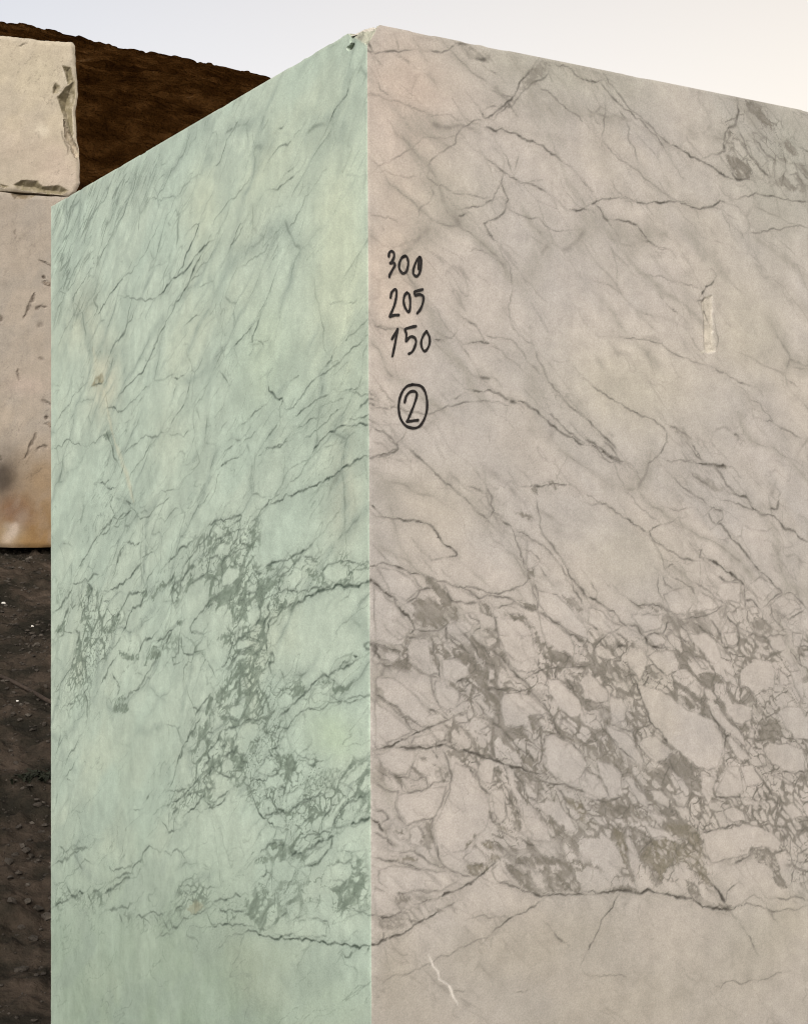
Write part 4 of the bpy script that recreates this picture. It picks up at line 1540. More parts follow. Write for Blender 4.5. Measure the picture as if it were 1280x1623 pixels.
c 350 30 400 10 450 50 440 80 390 90
c -50 290 0 230 50 290 110 340 120 400 60 410 -20 400
c 670 330 720 340 750 390 710 410 680 380
c 970 120 1010 80 1060 150 1010 140
c 940 560 970 570 970 620 940 630
c 1110 220 1150 260 1180 310 1120 320
c 1180 240 1230 240 1260 340 1250 410 1200 330
c 1190 10 1250 20 1240 90 1200 80
c 230 380 270 410 270 480 240 470
c 660 1060 700 1060 720 1100 690 1120
c 20 1070 80 1080 100 1140 50 1110
c 350 920 420 930 480 980 470 1030 400 990
c 660 830 740 850 730 960 690 1010 660 930
c 900 980 960 980 1030 1010 980 1020 900 1010
c 1060 830 1130 850 1210 900 1140 880
c 580 310 630 290 660 340 640 370 600 350
c 800 220 850 260 890 320 840 310
m .8 640 270 700 240 780 260 800 310 730 300
m .9 540 380 590 390 650 430 700 480 730 500 680 490 600 450
m .9 500 700 570 740 630 800 650 850 660 950 620 930 560 870 510 820 480 760
o .85 130 1150 200 1160 230 1260 250 1280 200 1280 170 1200
m .65 230 380 280 470 340 520 380 560 330 560 270 500
m .7 350 200 400 240 440 270 360 260 330 220
m .75 800 620 850 700 880 750 950 760 900 775 840 740 800 700
m .7 860 540 920 540 940 560 930 620 900 600
m .6 1000 520 1100 520 1120 600 1080 650 1000 640
m .7 740 830 790 720 800 780 760 880
m .6 330 780 430 840 470 870 400 880 340 830
m .6 110 610 200 720 220 810 130 770 100 740
m .6 100 200 180 190 230 240 160 240
m .75 1210 850 1270 830 1270 880 1220 870
v 2.5 .75 250 250 290 310 340 460 380 550 440 610 460 650
v 2.4 .75 700 430 720 490 780 590 800 600 795 690
v 3.5 .85 790 595 820 608
v 2 .75 350 150 400 210 440 250
v 2.2 .75 1130 818 1190 825 1260 825
v 2.2 .75 740 960 800 968 890 968
v 2.2 .75 50 985 120 990 190 965
v 2.2 .7 660 1165 720 1155 800 1145 860 1130 930 1110
v 2.2 .65 960 780 1040 900 1100 1000 1150 1060
v 2 .65 60 520 120 600 180 680 280 760
v 2 .6 130 540 180 560 260 590 300 640
s 30 .3 300 1000 600 1150 900 1000
s 40 .25 900 500 1050 620 1100 900
T R11 580 1270 .2734375
v 3.2 .95 0 840 60 830 110 800
v 2.4 .85 110 800 190 775 240 745 300 700 360 670 420 630
v 2 .65 420 630 500 590
v 2.8 .8 410 560 470 530 530 510 580 480 640 440 700 390 750 350
v 2 .65 400 230 410 310 440 370 490 405 550 430 600 440
v 2 .65 180 290 270 290 330 330 400 370 450 390
v 2.2 .7 40 330 100 345 180 355 250 370 310 395
o .55 130 320 200 310 280 340 280 360 200 355
m .55 160 550 230 540 250 570 200 610 170 590
m .45 40 680 120 670 200 650 220 690 180 730 100 740 60 720
v 2.2 .75 0 660 60 665 120 675 200 640
v 2 .6 90 760 90 790
v 2 .65 380 570 310 590
v 2 .65 200 640 250 690 300 700
v 2 .6 270 520 350 530 420 520
m .65 390 610 440 630 410 640
o .75 550 360 600 350 690 360 720 350 700 400 650 430 600 420
o .7 540 380 590 400 640 440 600 420
o .75 660 240 720 230 740 270 700 280
o .75 730 300 790 330 740 350 710 340
m .95 780 350 850 390 930 420 950 450 950 500 1010 530 1060 540 1000 545 930 520 880 480 830 420
m .8 850 330 950 310 1060 320 1150 350 1230 330 1310 400 1290 470 1230 520 1180 520 1090 530 1030 510 1040 430 960 390 880 360
n .6 560 440 540 340 660 200 800 120 1280 100 1280 530 1000 540 780 470 760 370
n .4 40 60 160 30 240 120 380 110 400 240 300 330 40 340
n .45 40 680 200 540 440 520 560 480 420 630 240 740 60 820
x 960 460 1000 450 1040 480 1020 510 970 500
x 970 370 1030 370 1040 410 980 400
x 1060 370 1130 370 1140 410 1070 410
x 870 370 920 380 920 410
x 1190 350 1240 350 1260 390 1210 380
c 550 320 600 290 640 270 690 320 690 360 600 370
c 720 400 760 370 800 410 830 460 760 470
c 250 160 290 140 320 180 300 250 250 230
c 60 400 150 370 300 400 430 400 560 440 420 520 260 520 160 550 60 460
c 40 500 140 560 190 630 120 670 40 660
v 2.3 .8 770 475 830 490 900 520 960 530 1000 550 1060 545 1130 540 1200 540 1280 540
v 1.8 .7 1000 580 930 630 860 660 820 680 760 730 720 770
v 1.4 .5 720 770 650 800 570 840 500 870 380 930 300 970 200 1010 80 1060
v 1.2 .45 570 690 700 680 810 675
w 2.6 .95 350 890 370 930 400 980 410 1030 460 1060 490 1120 520 1180
w 1.5 .5 660 770 710 850
v 2.4 .7 1080 760 1110 800 1130 810
v 1.5 .5 480 1105 560 1100
v 1.2 .4 860 1110 940 1090
v 1.2 .35 100 860 130 980
s 40 .2 60 880 120 1000
s 60 .2 750 850 1000 900 1280 880
T R12 930 1270 .2734375
c 660 170 760 165 840 140 940 130 1010 150 1090 200 1120 240 1100 290 1040 270 950 270 930 310 850 330 780 340 720 360 690 300
n .7 -120 20 1330 -40 1330 560 1180 480 1120 320 900 340 720 380 800 590 600 560 400 530 -100 520 -30 300
o .9 370 230 440 210 520 230 600 260 660 300 680 380 730 490 700 480 620 420 560 350 480 370 420 460 400 420 340 370 300 330
o .9 480 130 580 140 640 170 665 250 680 310 620 290 570 230 520 200 440 160
m .8 0 30 100 10 250 30 400 110 300 120 200 170 120 90
m .8 230 170 300 160 380 230 340 340 430 470 400 500 330 420 290 330
o .7 150 140 200 180 210 270 240 340 220 380 190 300 140 200
m .9 950 270 1060 280 1110 350 1130 440 1160 490 1130 510 1090 470 1080 410 1030 370 980 330
v 2.8 .65 850 360 900 330 950 310
m .8 560 460 620 470 640 520 660 570 590 550
m .8 100 520 160 490 260 500 300 530 200 525
v 3 .9 0 525 90 525 200 520 300 535 400 530 480 545 560 560 640 590 700 610 760 625 830 630 860 610
m .9 730 590 780 600 860 608 820 632 760 620
v 3.8 1 730 490 770 540 795 590
v 1.6 .6 800 590 810 520 860 480
v 1.6 .6 860 605 920 590 970 605 1020 620 1080 640 1180 625 1250 610
v 1.6 .75 180 540 140 620 75 690 60 750 20 820 0 860
v 2.2 .75 930 780 965 855
v 1.2 .5 20 1005 160 1010 220 1020
v 1.3 .5 720 1045 830 1040 950 1035 1040 1030 1080 1010 1130 995
x -60 260 0 210 90 200 150 230 190 300 200 380 160 450 100 420 40 360 -20 320
x -70 420 -10 380 60 390 100 430 120 490 50 520 -40 510
x 220 200 250 220 300 320 310 360 240 350
x 320 150 400 150 480 190 540 240 440 210 380 230
x 280 460 330 440 390 480 380 520 300 520
x 440 470 480 450 550 530 480 535
x 630 480 700 500 760 550 760 600 680 570
x 490 380 570 390 620 440 570 470 550 500
x 350 30 420 60 470 120 400 90
x 490 10 560 30 590 90 530 60
x 130 90 200 110 230 160 170 130
m .6 160 400 270 420 280 490 200 420
v 2 .6 1180 480 1200 380 1220 300 1280 270
v 2 .6 1250 360 1280 345
v 2 .6 1100 560 1200 550 1260 575
v 2 .6 1130 170 1140 260 1100 300
"""

# ------------------------------------------------------------------ the marble block
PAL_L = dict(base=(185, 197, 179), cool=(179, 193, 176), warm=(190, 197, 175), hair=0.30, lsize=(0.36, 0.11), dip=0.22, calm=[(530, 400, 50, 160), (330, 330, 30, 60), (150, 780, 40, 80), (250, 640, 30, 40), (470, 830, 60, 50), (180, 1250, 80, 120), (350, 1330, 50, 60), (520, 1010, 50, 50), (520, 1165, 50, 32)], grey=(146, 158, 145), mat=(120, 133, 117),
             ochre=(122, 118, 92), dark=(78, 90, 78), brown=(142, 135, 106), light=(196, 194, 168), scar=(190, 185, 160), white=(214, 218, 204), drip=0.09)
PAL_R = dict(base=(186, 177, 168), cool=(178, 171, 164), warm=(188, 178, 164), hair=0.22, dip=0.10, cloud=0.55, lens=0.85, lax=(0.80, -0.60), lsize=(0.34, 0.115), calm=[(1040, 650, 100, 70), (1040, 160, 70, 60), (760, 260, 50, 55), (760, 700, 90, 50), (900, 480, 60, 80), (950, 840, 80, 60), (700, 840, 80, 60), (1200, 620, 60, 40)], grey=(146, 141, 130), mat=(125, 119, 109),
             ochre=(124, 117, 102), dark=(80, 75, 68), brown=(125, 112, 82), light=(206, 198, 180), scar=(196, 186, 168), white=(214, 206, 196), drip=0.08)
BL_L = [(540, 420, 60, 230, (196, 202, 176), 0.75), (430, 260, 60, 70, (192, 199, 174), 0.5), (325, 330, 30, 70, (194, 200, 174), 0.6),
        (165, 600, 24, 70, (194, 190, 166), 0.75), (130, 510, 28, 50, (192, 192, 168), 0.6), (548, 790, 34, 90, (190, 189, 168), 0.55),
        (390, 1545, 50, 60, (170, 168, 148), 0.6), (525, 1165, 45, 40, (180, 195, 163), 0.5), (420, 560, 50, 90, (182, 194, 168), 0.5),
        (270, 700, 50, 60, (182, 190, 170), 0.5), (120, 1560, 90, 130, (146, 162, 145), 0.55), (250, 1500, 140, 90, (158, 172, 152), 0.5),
        (480, 1560, 120, 60, (164, 175, 154), 0.5), (330, 1660, 240, 260, (140, 155, 135), 0.8), (130, 1640, 90, 240, (140, 155, 135), 0.6), (230, 1240, 90, 120, (162, 177, 160), 0.4)]  # the low grey-green blobs put the light's fall-off down the face into the colour
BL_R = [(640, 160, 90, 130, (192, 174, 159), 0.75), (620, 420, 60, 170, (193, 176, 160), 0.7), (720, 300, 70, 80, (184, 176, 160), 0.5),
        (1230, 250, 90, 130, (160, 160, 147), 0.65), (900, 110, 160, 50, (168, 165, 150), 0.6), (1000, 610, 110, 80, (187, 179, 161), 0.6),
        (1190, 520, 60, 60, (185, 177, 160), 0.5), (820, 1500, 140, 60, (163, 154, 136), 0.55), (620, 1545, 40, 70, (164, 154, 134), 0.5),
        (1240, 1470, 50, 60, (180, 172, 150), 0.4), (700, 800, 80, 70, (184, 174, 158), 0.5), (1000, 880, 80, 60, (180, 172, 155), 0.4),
        (1180, 1490, 50, 60, (164, 162, 150), 0.4), (930, 1650, 520, 190, (166, 158, 145), 0.85)]  # the last, widest blob paints the dimmer light at the foot into the stone
AX_L, AX_R = np.array([0.83, -0.56]), np.array([0.73, -0.68])

# breaks at the top corner: one facet knocked off, two small holes beside it
def left_pt(px, py):
    f = Face.uz
    class _T: org, d = CORNER, DL
    u, z = f(_T, px, py)
    return u, z
uA, _ = left_pt(553, 48)
uB = 0.021
P1 = np.array([*(CORNER + DL * uA), HGT]); P2 = np.array([*(CORNER + DR * uB), HGT]); P3 = np.array([*CORNER, HGT - 0.036])
CN = np.cross(P2 - P1, P3 - P1); CN /= np.linalg.norm(CN)
if CN[2] < 0: CN = -CN

def chip(P):
    """Vertices beyond the broken facet fall back onto its rough surface; the near arris is worn round."""
    dist = (P - P1) @ CN
    near = dist > 0
    rough = 0.004 * (fbm(P[..., 0] * 130 + P[..., 2] * 90, P[..., 1] * 130 - P[..., 2] * 70, 3, 401) - 0.5)
    P = P - np.where(near, dist - rough, 0)[..., None] * CN
    return P

def lean(P):
    """The near edge was not sawn quite plumb."""
    ul = (P[..., 0] - CORNER[0]) * DL[0] + (P[..., 1] - CORNER[1]) * DL[1]
    ur = (P[..., 0] - CORNER[0]) * DR[0] + (P[..., 1] - CORNER[1]) * DR[1]
    P = P.copy()
    P[..., 0] += 0.0046 * (1.30 - P[..., 2]) * np.clip(1 - np.maximum(ul, ur) / 0.9, 0, 1)
    return P

def arris(P, u):
    k = np.clip(1 - u / 0.006, 0, 1) ** 2 * (0.6 + 0.9 * fbm(P[..., 2] * 24, P[..., 2] * 0, 4, 402))
    off = -(np.append(NL + NR, 0)) * 0.0006
    nick = sstep(0.60, 0.74, fbm(P[..., 2] * 17, P[..., 2] * 0 + 3, 4, 412)) * np.clip(1 - u / 0.010, 0, 1) * (0.4 + fbm(P[..., 2] * 160, u * 160, 2, 413))
    P = P - nick[..., None] * np.append(NL + NR, 0) * 0.0009
    P = P + k[..., None] * off
    t = np.clip(1 - (HGT - P[..., 2]) / 0.006, 0, 1) ** 2
    P[..., 2] -= (0.0008 + 0.0012 * sstep(0.56, 0.76, fbm(u * 21, u * 0 + 8, 5, 414))) * t
    return P

block = tag(empty('marble_block', (CORNER[0], CORNER[1], 0)),
            'huge sawn marble block with a mint face and handwritten black numbers', 'marble block')

VS, QS, CS = [], [], []
def add(P, q, C):
    b = sum(len(v) for v in VS)
    VS.append(P.reshape(-1, 3)); QS.append(q + b); CS.append(C.reshape(-1, 3))

def face_piece(left, u0, u1, z0, z1, du, dz):
    d, n = (DL, NL) if left else (DR, NR)
    f = Face(CORNER, d, u0, u1, z0, z1, du, dz)
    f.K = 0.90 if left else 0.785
    f.axis, f.tails = (AX_L if left else AX_R), True
    f.trace(LEFT_VEINS if left else RIGHT_VEINS, 11 if left else 12)
    if z0 < 0.3 or u1 > 1.6 or u0 > 0.5:       # where nothing was surveyed the broken band simply runs on
        pass
    if not left:
        run = sstep(0.93, 1.0, f.U) * sstep(0.78, 0.90, f.Z + 0.12 * (fbm(f.U * 3, f.Z * 3, 3, 88) - 0.5)) * (1 - sstep(1.10, 1.22, f.Z + 0.15 * (fbm(f.U * 2.5, f.Z * 2.5, 3, 89) - 0.5)))
        f.zone = np.maximum(f.zone, 0.85 * run)
        f.mat = np.maximum(f.mat, 0.7 * run * sstep(0.55, 0.66, fbm(f.U * 14, f.Z * 14, 4, 90)))
        w = fbm(f.U * 4 + f.Z * 3, f.Z * 4 - f.U * 3, 5, 94)
        f.dark = np.maximum(f.dark, 0.6 * sstep(0.93, 1.0, f.U) * (1 - sstep(0.0, 0.010, np.abs(w - 0.5))) * sstep(0.4, 0.6, fbm(f.U * 5, f.Z * 5, 3, 98)))
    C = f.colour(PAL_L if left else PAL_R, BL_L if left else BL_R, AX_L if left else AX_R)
    # edges of the face coloured paler
    ed = np.clip(1 - f.U / (0.0055 if left else 0.0022), 0, 1) * np.clip(0.45 + 0.9 * fbm(f.Z * 60, f.U * 60, 3, 403), 0, 1)
    tp = np.clip(1 - (HGT - f.Z) / 0.006, 0, 1) * np.clip(0.2 + 0.9 * fbm(f.U * 40, f.Z * 3, 3, 404), 0, 1)
    if left:
        ed = np.maximum(ed, np.clip(1 - (WID - f.U) / 0.012, 0, 1) * 0.6)
    a = np.clip(np.maximum(ed * (0.12 if left else 0.04), tp * (0.5 if left else 0.3)), 0, 0.6)[..., None]
    C = C * (1 - a) + 0.86 * lin((212, 218, 196) if left else (206, 200, 186)) * a
    inset = 0.0012 * (fbm(f.U * 18, f.Z * 18, 4, 405) - 0.5) + 0.0015 * np.clip(f.dark - 0.75, 0, 1) + 0.0025 * f.scar * (0.3 + 1.2 * f.vary)
    inset = inset * np.clip(np.minimum(f.U, HGT - f.Z) / 0.01, 0, 1)
    if left:
        for pts, dep in (([(558, 40), (571, 40), (567, 50), (563, 60), (559, 67)], 0.05), ([(553, 76), (560, 70), (565, 70), (562, 76), (556, 79)], 0.02)):
            P = np.array([left_pt(x, y) for x, y in pts])
            w, sd = f.poly(P, 0.01, warp=False)
            if sd.size:
                g = sstep(-0.0012, 0.0018, sd)
                inset[w] += dep * g
                soil = g[..., None]
                C[w] = C[w] * (1 - soil) + lin((44, 36, 26)) * soil      # inside of the hole coloured dark brown
    P = chip(arris(f.points(n, inset), f.U))
    if left or True:
        dist = (f.points(n) - P1) @ CN
        ck = sstep(-0.001, 0.002, dist)[..., None]
        brk = 0.8 * lin((158, 156, 138)) * (0.35 + 1.2 * fbm(f.U * 90, f.Z * 90, 4, 406))[..., None]
        dk = (C.mean(-1, keepdims=True) > 0.06)
        C = np.where(dk, C * (1 - ck) + brk * ck, C)
    add(P, grid_quads(*f.shape, flip=left), C)

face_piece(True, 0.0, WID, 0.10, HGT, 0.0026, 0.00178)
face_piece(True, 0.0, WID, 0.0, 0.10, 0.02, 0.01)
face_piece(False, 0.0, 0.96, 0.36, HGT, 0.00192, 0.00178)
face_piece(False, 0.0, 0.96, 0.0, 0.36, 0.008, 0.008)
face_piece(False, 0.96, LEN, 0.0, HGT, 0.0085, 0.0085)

def plain_piece(o, a, b, na, nb, flip, on_top=False):
    s_, t_ = np.meshgrid(np.linspace(0, 1, na), np.linspace(0, 1, nb))
    P = o + s_[..., None] * a + t_[..., None] * b
    c = lin((182, 174, 160)) * (0.85 + 0.3 * fbm(P[..., 0] * 9 + P[..., 2] * 5, P[..., 1] * 9 - P[..., 2] * 4, 5, 408))[..., None]
    if on_top:
        P = chip(P)
        de = np.minimum((P[..., 0] - CORNER[0]) * DL[0] + (P[..., 1] - CORNER[1]) * DL[1], (P[..., 0] - CORNER[0]) * DR[0] + (P[..., 1] - CORNER[1]) * DR[1])
        P[..., 2] -= 0.005 * np.clip(1 - de / 0.012, 0, 1)      # worn top edges
    add(P, grid_quads(nb, na, flip=flip), c)

C3 = np.append(CORNER, 0.0); L3 = np.append(DL, 0.0); R3 = np.append(DR, 0.0); UP = np.array([0, 0, 1.0])
q = 0.12
T0 = C3 + UP * (HGT - 0.0016)
plain_piece(T0, R3 * q, L3 * q, 50, 50, False, True)
plain_piece(T0 + R3 * q, R3 * (LEN - q), L3 * q, 60, 30, False, True)
plain_piece(T0 + L3 * q, R3 * q, L3 * (WID - q), 30, 40, False, True)
plain_piece(T0 + R3 * q + L3 * q, R3 * (LEN - q), L3 * (WID - q), 40, 20, False)
plain_piece(C3 + L3 * WID, R3 * LEN, UP * HGT, 40, 28, True)
plain_piece(C3 + R3 * LEN, L3 * WID, UP * HGT, 20, 28, False)
plain_piece(C3 - UP * 0.0, R3 * LEN, L3 * WID, 3, 3, True)
body = mesh_obj('stone_body', lean(np.concatenate(VS)), np.concatenate(QS), M_MARBLE, block, np.concatenate(CS))

# ------------------------------------------------------------------ handwriting on the grey face
class _R: org, d = CORNER, DR
def right_pt(px, py):
    return Face.uz(_R, px, py)

def smooth_line(P, n=7):
    P = np.asarray(P, float)
    Q = np.vstack([2 * P[0] - P[1], P, 2 * P[-1] - P[-2]])
    out = []
    for i in range(1, len(Q) - 2):
        for t in np.linspace(0, 1, n, endpoint=False):
            a, b, c, d = Q[i - 1], Q[i], Q[i + 1], Q[i + 2]
            out.append(0.5 * (2 * b + (c - a) * t + (2 * a - 5 * b + 4 * c - d) * t * t + (3 * b - a - 3 * c + d) * t ** 3))
    out.append(P[-1])
    return np.array(out)

def marker(name, strokes, width, seed, label=None):
    rng = np.random.default_rng(seed)
    V, Q, T = [], [], []
    for k, st in enumerate(strokes):
        q = np.array(st, float).reshape(-1, 2)
        u, z = right_pt(570 + q[:, 0] * 0.19704, 380 + q[:, 1] * 0.19704)
        L = smooth_line(np.stack([u, z], 1))
        n = len(L)
        t = np.gradient(L, axis=0); t /= np.linalg.norm(t, axis=1, keepdims=True) + 1e-9
        nr = np.stack([-t[:, 1], t[:, 0]], 1)
        w = width * 0.5 * (1 + 0.10 * np.sin(np.arange(n) * 0.45 + k) + rng.normal(0, 0.03, n))
        A, B = L + nr * w[:, None], L - nr * w[:, None]
        def cap(c, ang0, r):
            return [c + r * np.array([math.cos(ang0 + a), math.sin(ang0 + a)]) for a in np.linspace(0, math.pi, 6)[1:-1]]
        a0 = math.atan2(nr[0, 1], nr[0, 0]); a1 = math.atan2(-nr[-1, 1], -nr[-1, 0])
        pts2 = np.vstack([A, B, cap(L[0], a0, w[0]), cap(L[-1], a1, w[-1])])
        lift = 0.0011 + 0.00018 * k
        base = sum(len(v) for v in V)
        p3 = np.stack([CORNER[0] + pts2[:, 0] * DR[0] + NR[0] * lift, CORNER[1] + pts2[:, 0] * DR[1] + NR[1] * lift, pts2[:, 1]], 1)
        V.append(p3)
        i = np.arange(n - 1)
        Q.append(np.stack([i, i + n, i + n + 1, i + 1], 1) + base)
        c0 = [base + 0] + [base + 2 * n + j for j in range(4)] + [base + n]
        c1 = [base + 2 * n - 1] + [base + 2 * n + 4 + j for j in range(4)] + [base + n - 1]
        for c in (c0, c1):
            for j in range(1, 5):
                T.append((c[0], c[j], c[j + 1]))
    o = mesh_obj(name, lean(np.vstack(V)), np.vstack(Q), M_PAINT, block, tris=np.array(T))
    if label: o['label'] = label
    return o

NUM = [
    [[240, 135, 245, 105, 262, 92, 282, 110, 280, 145, 262, 180, 252, 190], [252, 188, 280, 185, 288, 205, 270, 240, 250, 275, 243, 298]],
    [[372, 130, 345, 145, 328, 180, 322, 220, 335, 255, 357, 270, 380, 255, 393, 215, 395, 170, 385, 140, 372, 130, 350, 140]],
    [[487, 138, 465, 165, 445, 210, 435, 260, 445, 285, 465, 292, 485, 270, 497, 220, 500, 170, 490, 140, 482, 170, 478, 235]],
    [[253, 465, 262, 425, 285, 400, 300, 410, 300, 450, 285, 520, 262, 580, 246, 615], [246, 617, 285, 606, 318, 605]],
    [[385, 425, 365, 450, 358, 500, 372, 550, 397, 580, 408, 550, 410, 490, 402, 440, 385, 425]],
    [[510, 400, 470, 410, 445, 420, 450, 445], [450, 447, 490, 440, 515, 460, 510, 510, 490, 560, 465, 592]],
    [[262, 800, 285, 760, 308, 720], [308, 720, 295, 790, 280, 870, 265, 938]],
    [[455, 695, 410, 705, 370, 720, 378, 760, 375, 815], [375, 815, 410, 780, 440, 785, 455, 815, 445, 860, 425, 900, 398, 918]],
    [[540, 735, 515, 770, 498, 815, 500, 860, 520, 895, 545, 880, 565, 830, 562, 780, 540, 735]],
    [[362, 1308, 375, 1260, 405, 1225, 440, 1218, 460, 1240, 450, 1290, 425, 1360, 395, 1430, 380, 1460], [380, 1462, 430, 1455, 468, 1450]],
]
for i, st in enumerate(NUM):
    marker('painted_numeral', st, 0.0041, 50 + i)
marker('painted_ring', [[430, 1165, 380, 1180, 340, 1230, 318, 1300, 315, 1370, 330, 1440, 370, 1495, 430, 1515, 480, 1500, 515, 1450, 538, 1380, 542, 1300, 525, 1220, 490, 1175, 430, 1165, 415, 1167]], 0.0041, 70)

# ------------------------------------------------------------------ stacked blocks behind, on the left
RD = np.array([-0.94, -0.3412]); RN = np.array([0.3412, -0.94]); RB = -RN
ROrg = np.array([(128 - 640) / FPX * 8.5, 8.5])
PAL_U = dict(base=(197, 183, 160), cool=(191, 178, 158), warm=(202, 188, 163), grey=(176, 166, 146), mat=(150, 138, 112), ochre=(120, 108, 76),
             dark=(70, 60, 42), brown=(146, 134, 106), light=(224, 212, 190), scar=(216, 200, 176), white=(226, 216, 198), cloud=0.5, lens=0.0, drip=0.04)  # brown: olive weathering, plus the shade of the chipped facets put into colour
PAL_W = dict(base=(174, 161, 145), cool=(169, 158, 144), warm=(178, 163, 144), grey=(158, 146, 132), mat=(140, 124, 106), ochre=(120, 100, 70),
             dark=(72, 58, 46), brown=(138, 122, 98), light=(204, 186, 168), scar=(200, 182, 160), white=(214, 198, 180), cloud=0.5, lens=0.0, drip=0.10)
UPPER = """
T U 0 0 .2465
b 1.2 420 425 480 430 498 520 450 545 440 480
b 1.3 378 625 440 560 500 515 503 620 492 700 497 860 487 890 440 770
b .9 345 565 370 530 405 560 385 600 350 600
b 1.2 85 1185 140 1155 240 1160 280 1200 380 1190 470 1230 440 1258 250 1238 120 1218
b 1.1 0 1180 60 1195 40 1206 0 1200
k 1 430 760 470 850 505 930 515 1000 490 1015 440 880
l 5 .8 497 600 490 740 500 880
l 5 .7 425 440 440 490 455 540
v 3 .6 420 850 435 920 450 990
v 2.5 .5 445 960 480 980 510 1030
s 40 .35 60 1060 160 1080 230 1010
l 18 .4 260 830 300 850
v 1.5 .4 120 300 180 280
"""
LOWER = """
T W 0 400 .308
v 3 .7 205 40 235 52 260 70
v 4 .9 225 125 232 135
m 1 220 155 240 145 262 160 255 175
v 4 .75 180 210 160 255 145 295 125 340
v 4 .7 190 290 210 280 240 280
v 6 .5 200 380 215 375
v 6 .5 200 545 218 548
v 4 .55 95 600 100 660
v 4 .6 215 760 245 772 270 785
v 4 .9 235 845 242 852
m 1 230 882 250 872 270 885 262 898
v 4 .75 185 935 165 985 150 1010 130 1060
v 4 .7 195 1010 215 1000 240 1000
v 6 .8 0 330 6 350
v 6 .8 0 1050 6 1070
s 20 .5 30 1400 70 1440 120 1350
l 10 .6 30 1480 70 1440 80 1400
T Y 0 0 .2465
b 1 70 1240 130 1225 240 1248 190 1282 100 1282
v 3 .4 100 1480 105 1540
s 60 .25 60 1420 200 1500
"""
BL_W = [(60, 835, 80, 80, (140, 108, 66), 1.0), (8, 755, 26, 40, (78, 68, 58), 1.0), (28, 812, 26, 24, (112, 68, 34), 0.9),
        (18, 846, 22, 16, (158, 132, 92), 0.8), (70, 760, 40, 50, (150, 126, 96), 0.7), (40, 610, 30, 14, (192, 172, 158), 0.5)]
BL_U = [(30, 250, 60, 40, (190, 172, 156), 0.5), (90, 270, 40, 40, (206, 184, 168), 0.5), (60, 120, 60, 40, (204, 192, 166), 0.4)]

def rear_block(name, label, u0, u1, z0, z1, du, dz, pal, bl, veins, seed, edge, depth):
    f = Face(ROrg, RD, u0, u1, z0, z1, du, dz)
    f.gain, f.deep, f.K = 0.85, 0.75, 0.64
    f.trace(veins, seed)
    C = f.colour(pal, bl, np.array([0.5, -0.86]))
    inset = 0.010 * (fbm(f.U * 7, f.Z * 7, 4, seed) - 0.5) + np.minimum(1.1 * f.pit, 0.10) + 0.012 * np.clip(f.dark, 0, 1) + 0.02 * f.scar
    # worn, knocked edges
    for d_, k in ((f.U - u0, 0.012), (u1 - f.U, 0.012), (f.Z - z0, 0.012), (z1 - f.Z, 0.010)):
        inset = inset + k * np.clip(1 - d_ / 0.03, 0, 1) ** 2 * (0.4 + 1.2 * fbm(f.U * 11, f.Z * 11, 3, seed + 3))
    P = f.points(RN, inset)
    sh = edge(f.Z, f.U)                                   # ragged outline of the right-hand edge and the top
    k = np.clip(1 - (f.U - u0) / 0.25, 0, 1)
    P[..., 0] += RD[0] * sh * k; P[..., 1] += RD[1] * sh * k
    zt = 0.03 * (fbm(f.U * 6, f.U * 0 + seed, 4, seed + 5) - 0.5) * np.clip(1 - (z1 - f.Z) / 0.06, 0, 1)
    zb = 0.012 * (fbm(f.U * 5, f.U * 0 + seed + 3, 4, seed + 6) - 0.5) * np.clip(1 - (f.Z - z0) / 0.08, 0, 1)
    P[..., 2] += zt + zb
    nr, nc = f.shape
    V = [P.reshape(-1, 3)]; Q = [grid_quads(nr, nc, flip=True)]; CC = [C.reshape(-1, 3)]
    idx = np.arange(nr * nc).reshape(nr, nc)
    ring = np.concatenate([idx[0, :], idx[1:, -1], idx[-1, -2::-1], idx[-2:0:-1, 0]])
    n = len(ring)
    base = nr * nc
    lay = [ring]
    for j in range(1, 9):
        R = P.reshape(-1, 3)[ring] + np.append(RB, 0) * (depth * j / 8)
        R = R + (fbm(R[:, 0] * 4 + R[:, 2] * 3, R[:, 1] * 4, 3, seed + 8) - 0.5)[:, None] * 0.02
        V.append(R); CC.append(C.reshape(-1, 3)[ring] * 0.97)
        lay.append(np.arange(n) + base); base += n
    for a, b in zip(lay[:-1], lay[1:]):
        Q.append(np.stack([a, np.roll(a, -1), np.roll(b, -1), b], 1)[:, ::-1][:, ::-1])
    V.append(V[-1].mean(0, keepdims=True)); CC.append(CC[-1].mean(0, keepdims=True))
    T = np.stack([lay[-1], np.roll(lay[-1], -1), np.full(n, base)], 1)
    o = mesh_obj(name, np.concatenate(V), np.concatenate(Q), M_ROUGH, None, np.concatenate(CC), tris=T)
    return tag(o, label, 'stone block', 'rough stone blocks stacked behind')

def edge_upper(Z, U):
    y = 811.5 - (Z - CAM_Z) * FPX / 8.49
    px = np.interp(y, [60, 68, 74, 92, 110, 128, 150, 175, 200, 218, 235, 262, 290, 302, 312], [113, 117, 120, 121, 121, 124, 125, 121, 122, 122, 126, 127, 127, 122, 113])
    return (128 - px) * 8.49 / FPX * 1.05 + 0.010 * (fbm(Z * 16, Z * 0, 4, 511) - 0.5)
def edge_lower(Z, U):
    return 0.02 * (fbm(Z * 9, Z * 0, 4, 512) - 0.5)

rear_block('stone_block', 'mud stained lower stone block standing under the chipped one', -0.26, 2.4, 1.125, 3.176, 0.0065, 0.0065, PAL_W, BL_W, LOWER, 601, edge_lower, 1.4)
rear_block('stone_block', 'pale stone block with a broken edge lying on another block', 0.0, 2.2, 3.186, 4.082, 0.0065, 0.0065, PAL_U, BL_U, UPPER, 611, edge_upper, 1.3)

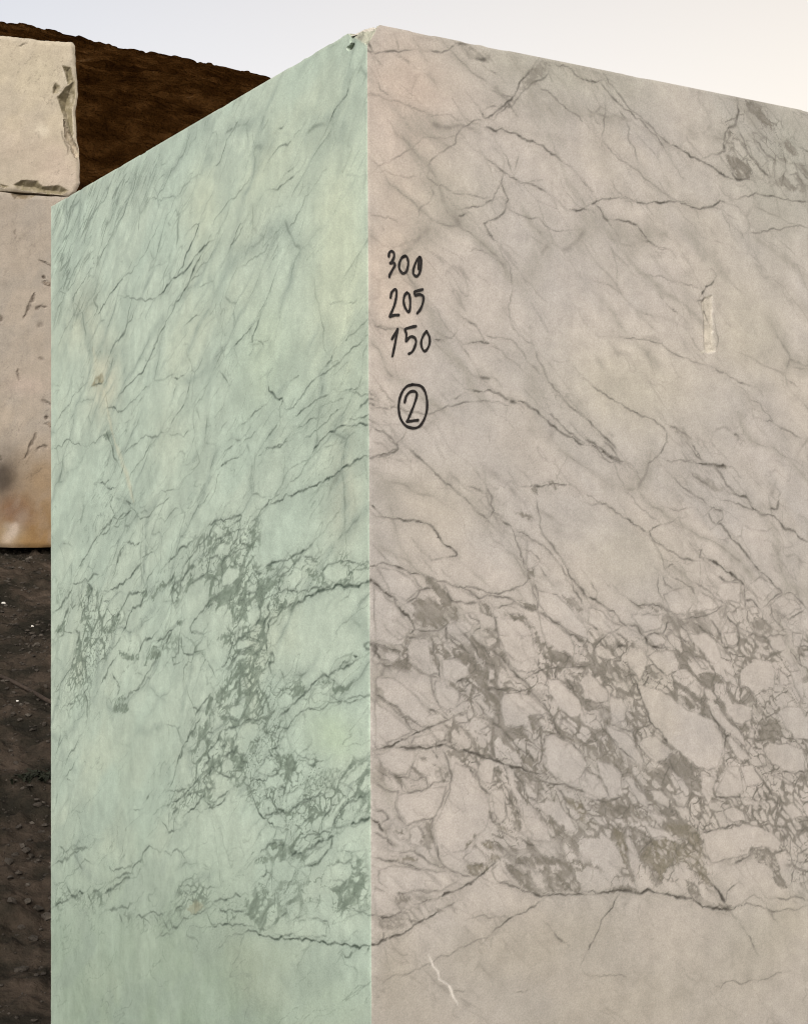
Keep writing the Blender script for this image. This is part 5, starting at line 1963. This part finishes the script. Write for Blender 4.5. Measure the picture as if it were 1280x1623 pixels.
# ------------------------------------------------------------------ small things on the slope
def tube(path, r, ns=8):
    P = smooth_line(path, 8)
    t = np.gradient(P, axis=0); t /= np.linalg.norm(t, axis=1, keepdims=True)
    sd = np.cross(t, UP); sd /= np.linalg.norm(sd, axis=1, keepdims=True)
    up = np.cross(sd, t)
    a = np.linspace(0, 2 * math.pi, ns, endpoint=False)
    V = P[:, None, :] + r * (np.cos(a)[None, :, None] * sd[:, None, :] + np.sin(a)[None, :, None] * up[:, None, :])
    n = len(P); i = np.arange(n * ns).reshape(n, ns)
    Q = np.stack([i[:-1], np.roll(i, -1, 1)[:-1], np.roll(i, -1, 1)[1:], i[1:]], -1).reshape(-1, 4)
    return V.reshape(-1, 3), Q

cp = [hit_ground(x, y) + UP * 0.012 for x, y in ((-90, 1044), (-40, 1060), (0, 1076), (20, 1085), (40, 1095), (60, 1106), (82, 1118), (120, 1130), (160, 1150))]
V, Q = tube(np.array(cp), 0.009)
tag(mesh_obj('cable', V, Q, M_CABLE, smooth=True), 'thin dark cable lying across the bare soil slope', 'cable')

def rock_mesh(c, r, rng, squash=0.7):
    ph = (1 + 5 ** 0.5) / 2
    v = np.array([(-1, ph, 0), (1, ph, 0), (-1, -ph, 0), (1, -ph, 0), (0, -1, ph), (0, 1, ph), (0, -1, -ph), (0, 1, -ph), (ph, 0, -1), (ph, 0, 1), (-ph, 0, -1), (-ph, 0, 1)])
    v = v / np.linalg.norm(v[0])
    v = v * (1 + rng.normal(0, 0.20, (12, 1))) * np.array([1, 0.8 + 0.4 * rng.random(), squash * (0.7 + 0.5 * rng.random())])
    a = rng.random() * 6.28
    R = np.array([[math.cos(a), -math.sin(a), 0], [math.sin(a), math.cos(a), 0], [0, 0, 1]])
    t = np.array([(0, 11, 5), (0, 5, 1), (0, 1, 7), (0, 7, 10), (0, 10, 11), (1, 5, 9), (5, 11, 4), (11, 10, 2), (10, 7, 6), (7, 1, 8),
                  (3, 9, 4), (3, 4, 2), (3, 2, 6), (3, 6, 8), (3, 8, 9), (4, 9, 5), (2, 4, 11), (6, 2, 10), (8, 6, 7), (9, 8, 1)])
    return (v @ R.T) * r + c, t

rng = np.random.default_rng(5)
V, T = [], []
nb = 0
for i in range(9000):
    x, y = rng.uniform(-2.75, -0.75), rng.uniform(3.55, 8.6)
    if not (-0.31 * y < x < -0.225 * y):
        continue
    r = 0.0025 + 0.009 * rng.random() ** 4 * (1.7 if y < 4.8 else 1.3)
    v, t = rock_mesh(np.array([x, y, float(ground_z(x, y)) + 0.25 * r]), r, rng)
    V.append(v); T.append(t + nb); nb += 12
tag(mesh_obj('gravel', np.concatenate(V), None, M_PEBBLE, tris=np.concatenate(T)), 'loose gravel scattered over the soil slope', 'gravel', kind='stuff')

for (x, y), r, lab in (((6, 958), 0.012, 'small white stone chip near the foot of the stained block'),
                       ((52, 994), 0.008, 'tiny white stone chip halfway between stained block and cable'),
                       ((28, 1112), 0.007, 'tiny pale stone chip just below the cable')):
    p = hit_ground(x, y)
    v, t = rock_mesh(p + UP * r * 0.3, r, rng)
    tag(mesh_obj('stone_chip', v, None, M_CHIP, tris=t), lab, 'stone chip', 'white stone chips on the soil')

# low weed
p0 = hit_ground(68, 1236)
V, Q, nb = [], [], 0
for i in range(110):
    a, l = rng.random() * 6.28, 0.018 + 0.03 * rng.random()
    b = p0 + np.array([rng.normal(0, 0.045), rng.normal(0, 0.035), -0.005])
    dv = np.array([math.cos(a), math.sin(a), 0.0]); sv = np.array([-dv[1], dv[0], 0]) * (0.004 + 0.004 * rng.random())
    m_ = b + dv * l * 0.45 + UP * l * 0.7; e = b + dv * l + UP * l * (0.4 + 0.5 * rng.random())
    V += [b - sv * 0.5, b + sv * 0.5, m_ - sv, m_ + sv, e - sv * 0.15, e + sv * 0.15]
    Q += [(nb, nb + 1, nb + 3, nb + 2), (nb + 2, nb + 3, nb + 5, nb + 4)]; nb += 6
tag(mesh_obj('weed', np.array(V), np.array(Q), M_WEED), 'small dark weed growing beside the mint face', 'weed')

# boulder on the skyline
bx = (32 - 640) / FPX * 61.0
v, t = rock_mesh(np.array([bx, 61.0, 1.33 + (811.5 - 42.0) / FPX * 61.0]), 0.14, rng, 0.9)
tag(mesh_obj('boulder', v, None, M_HILL, tris=t), 'small dark boulder perched on the hill crest', 'boulder')
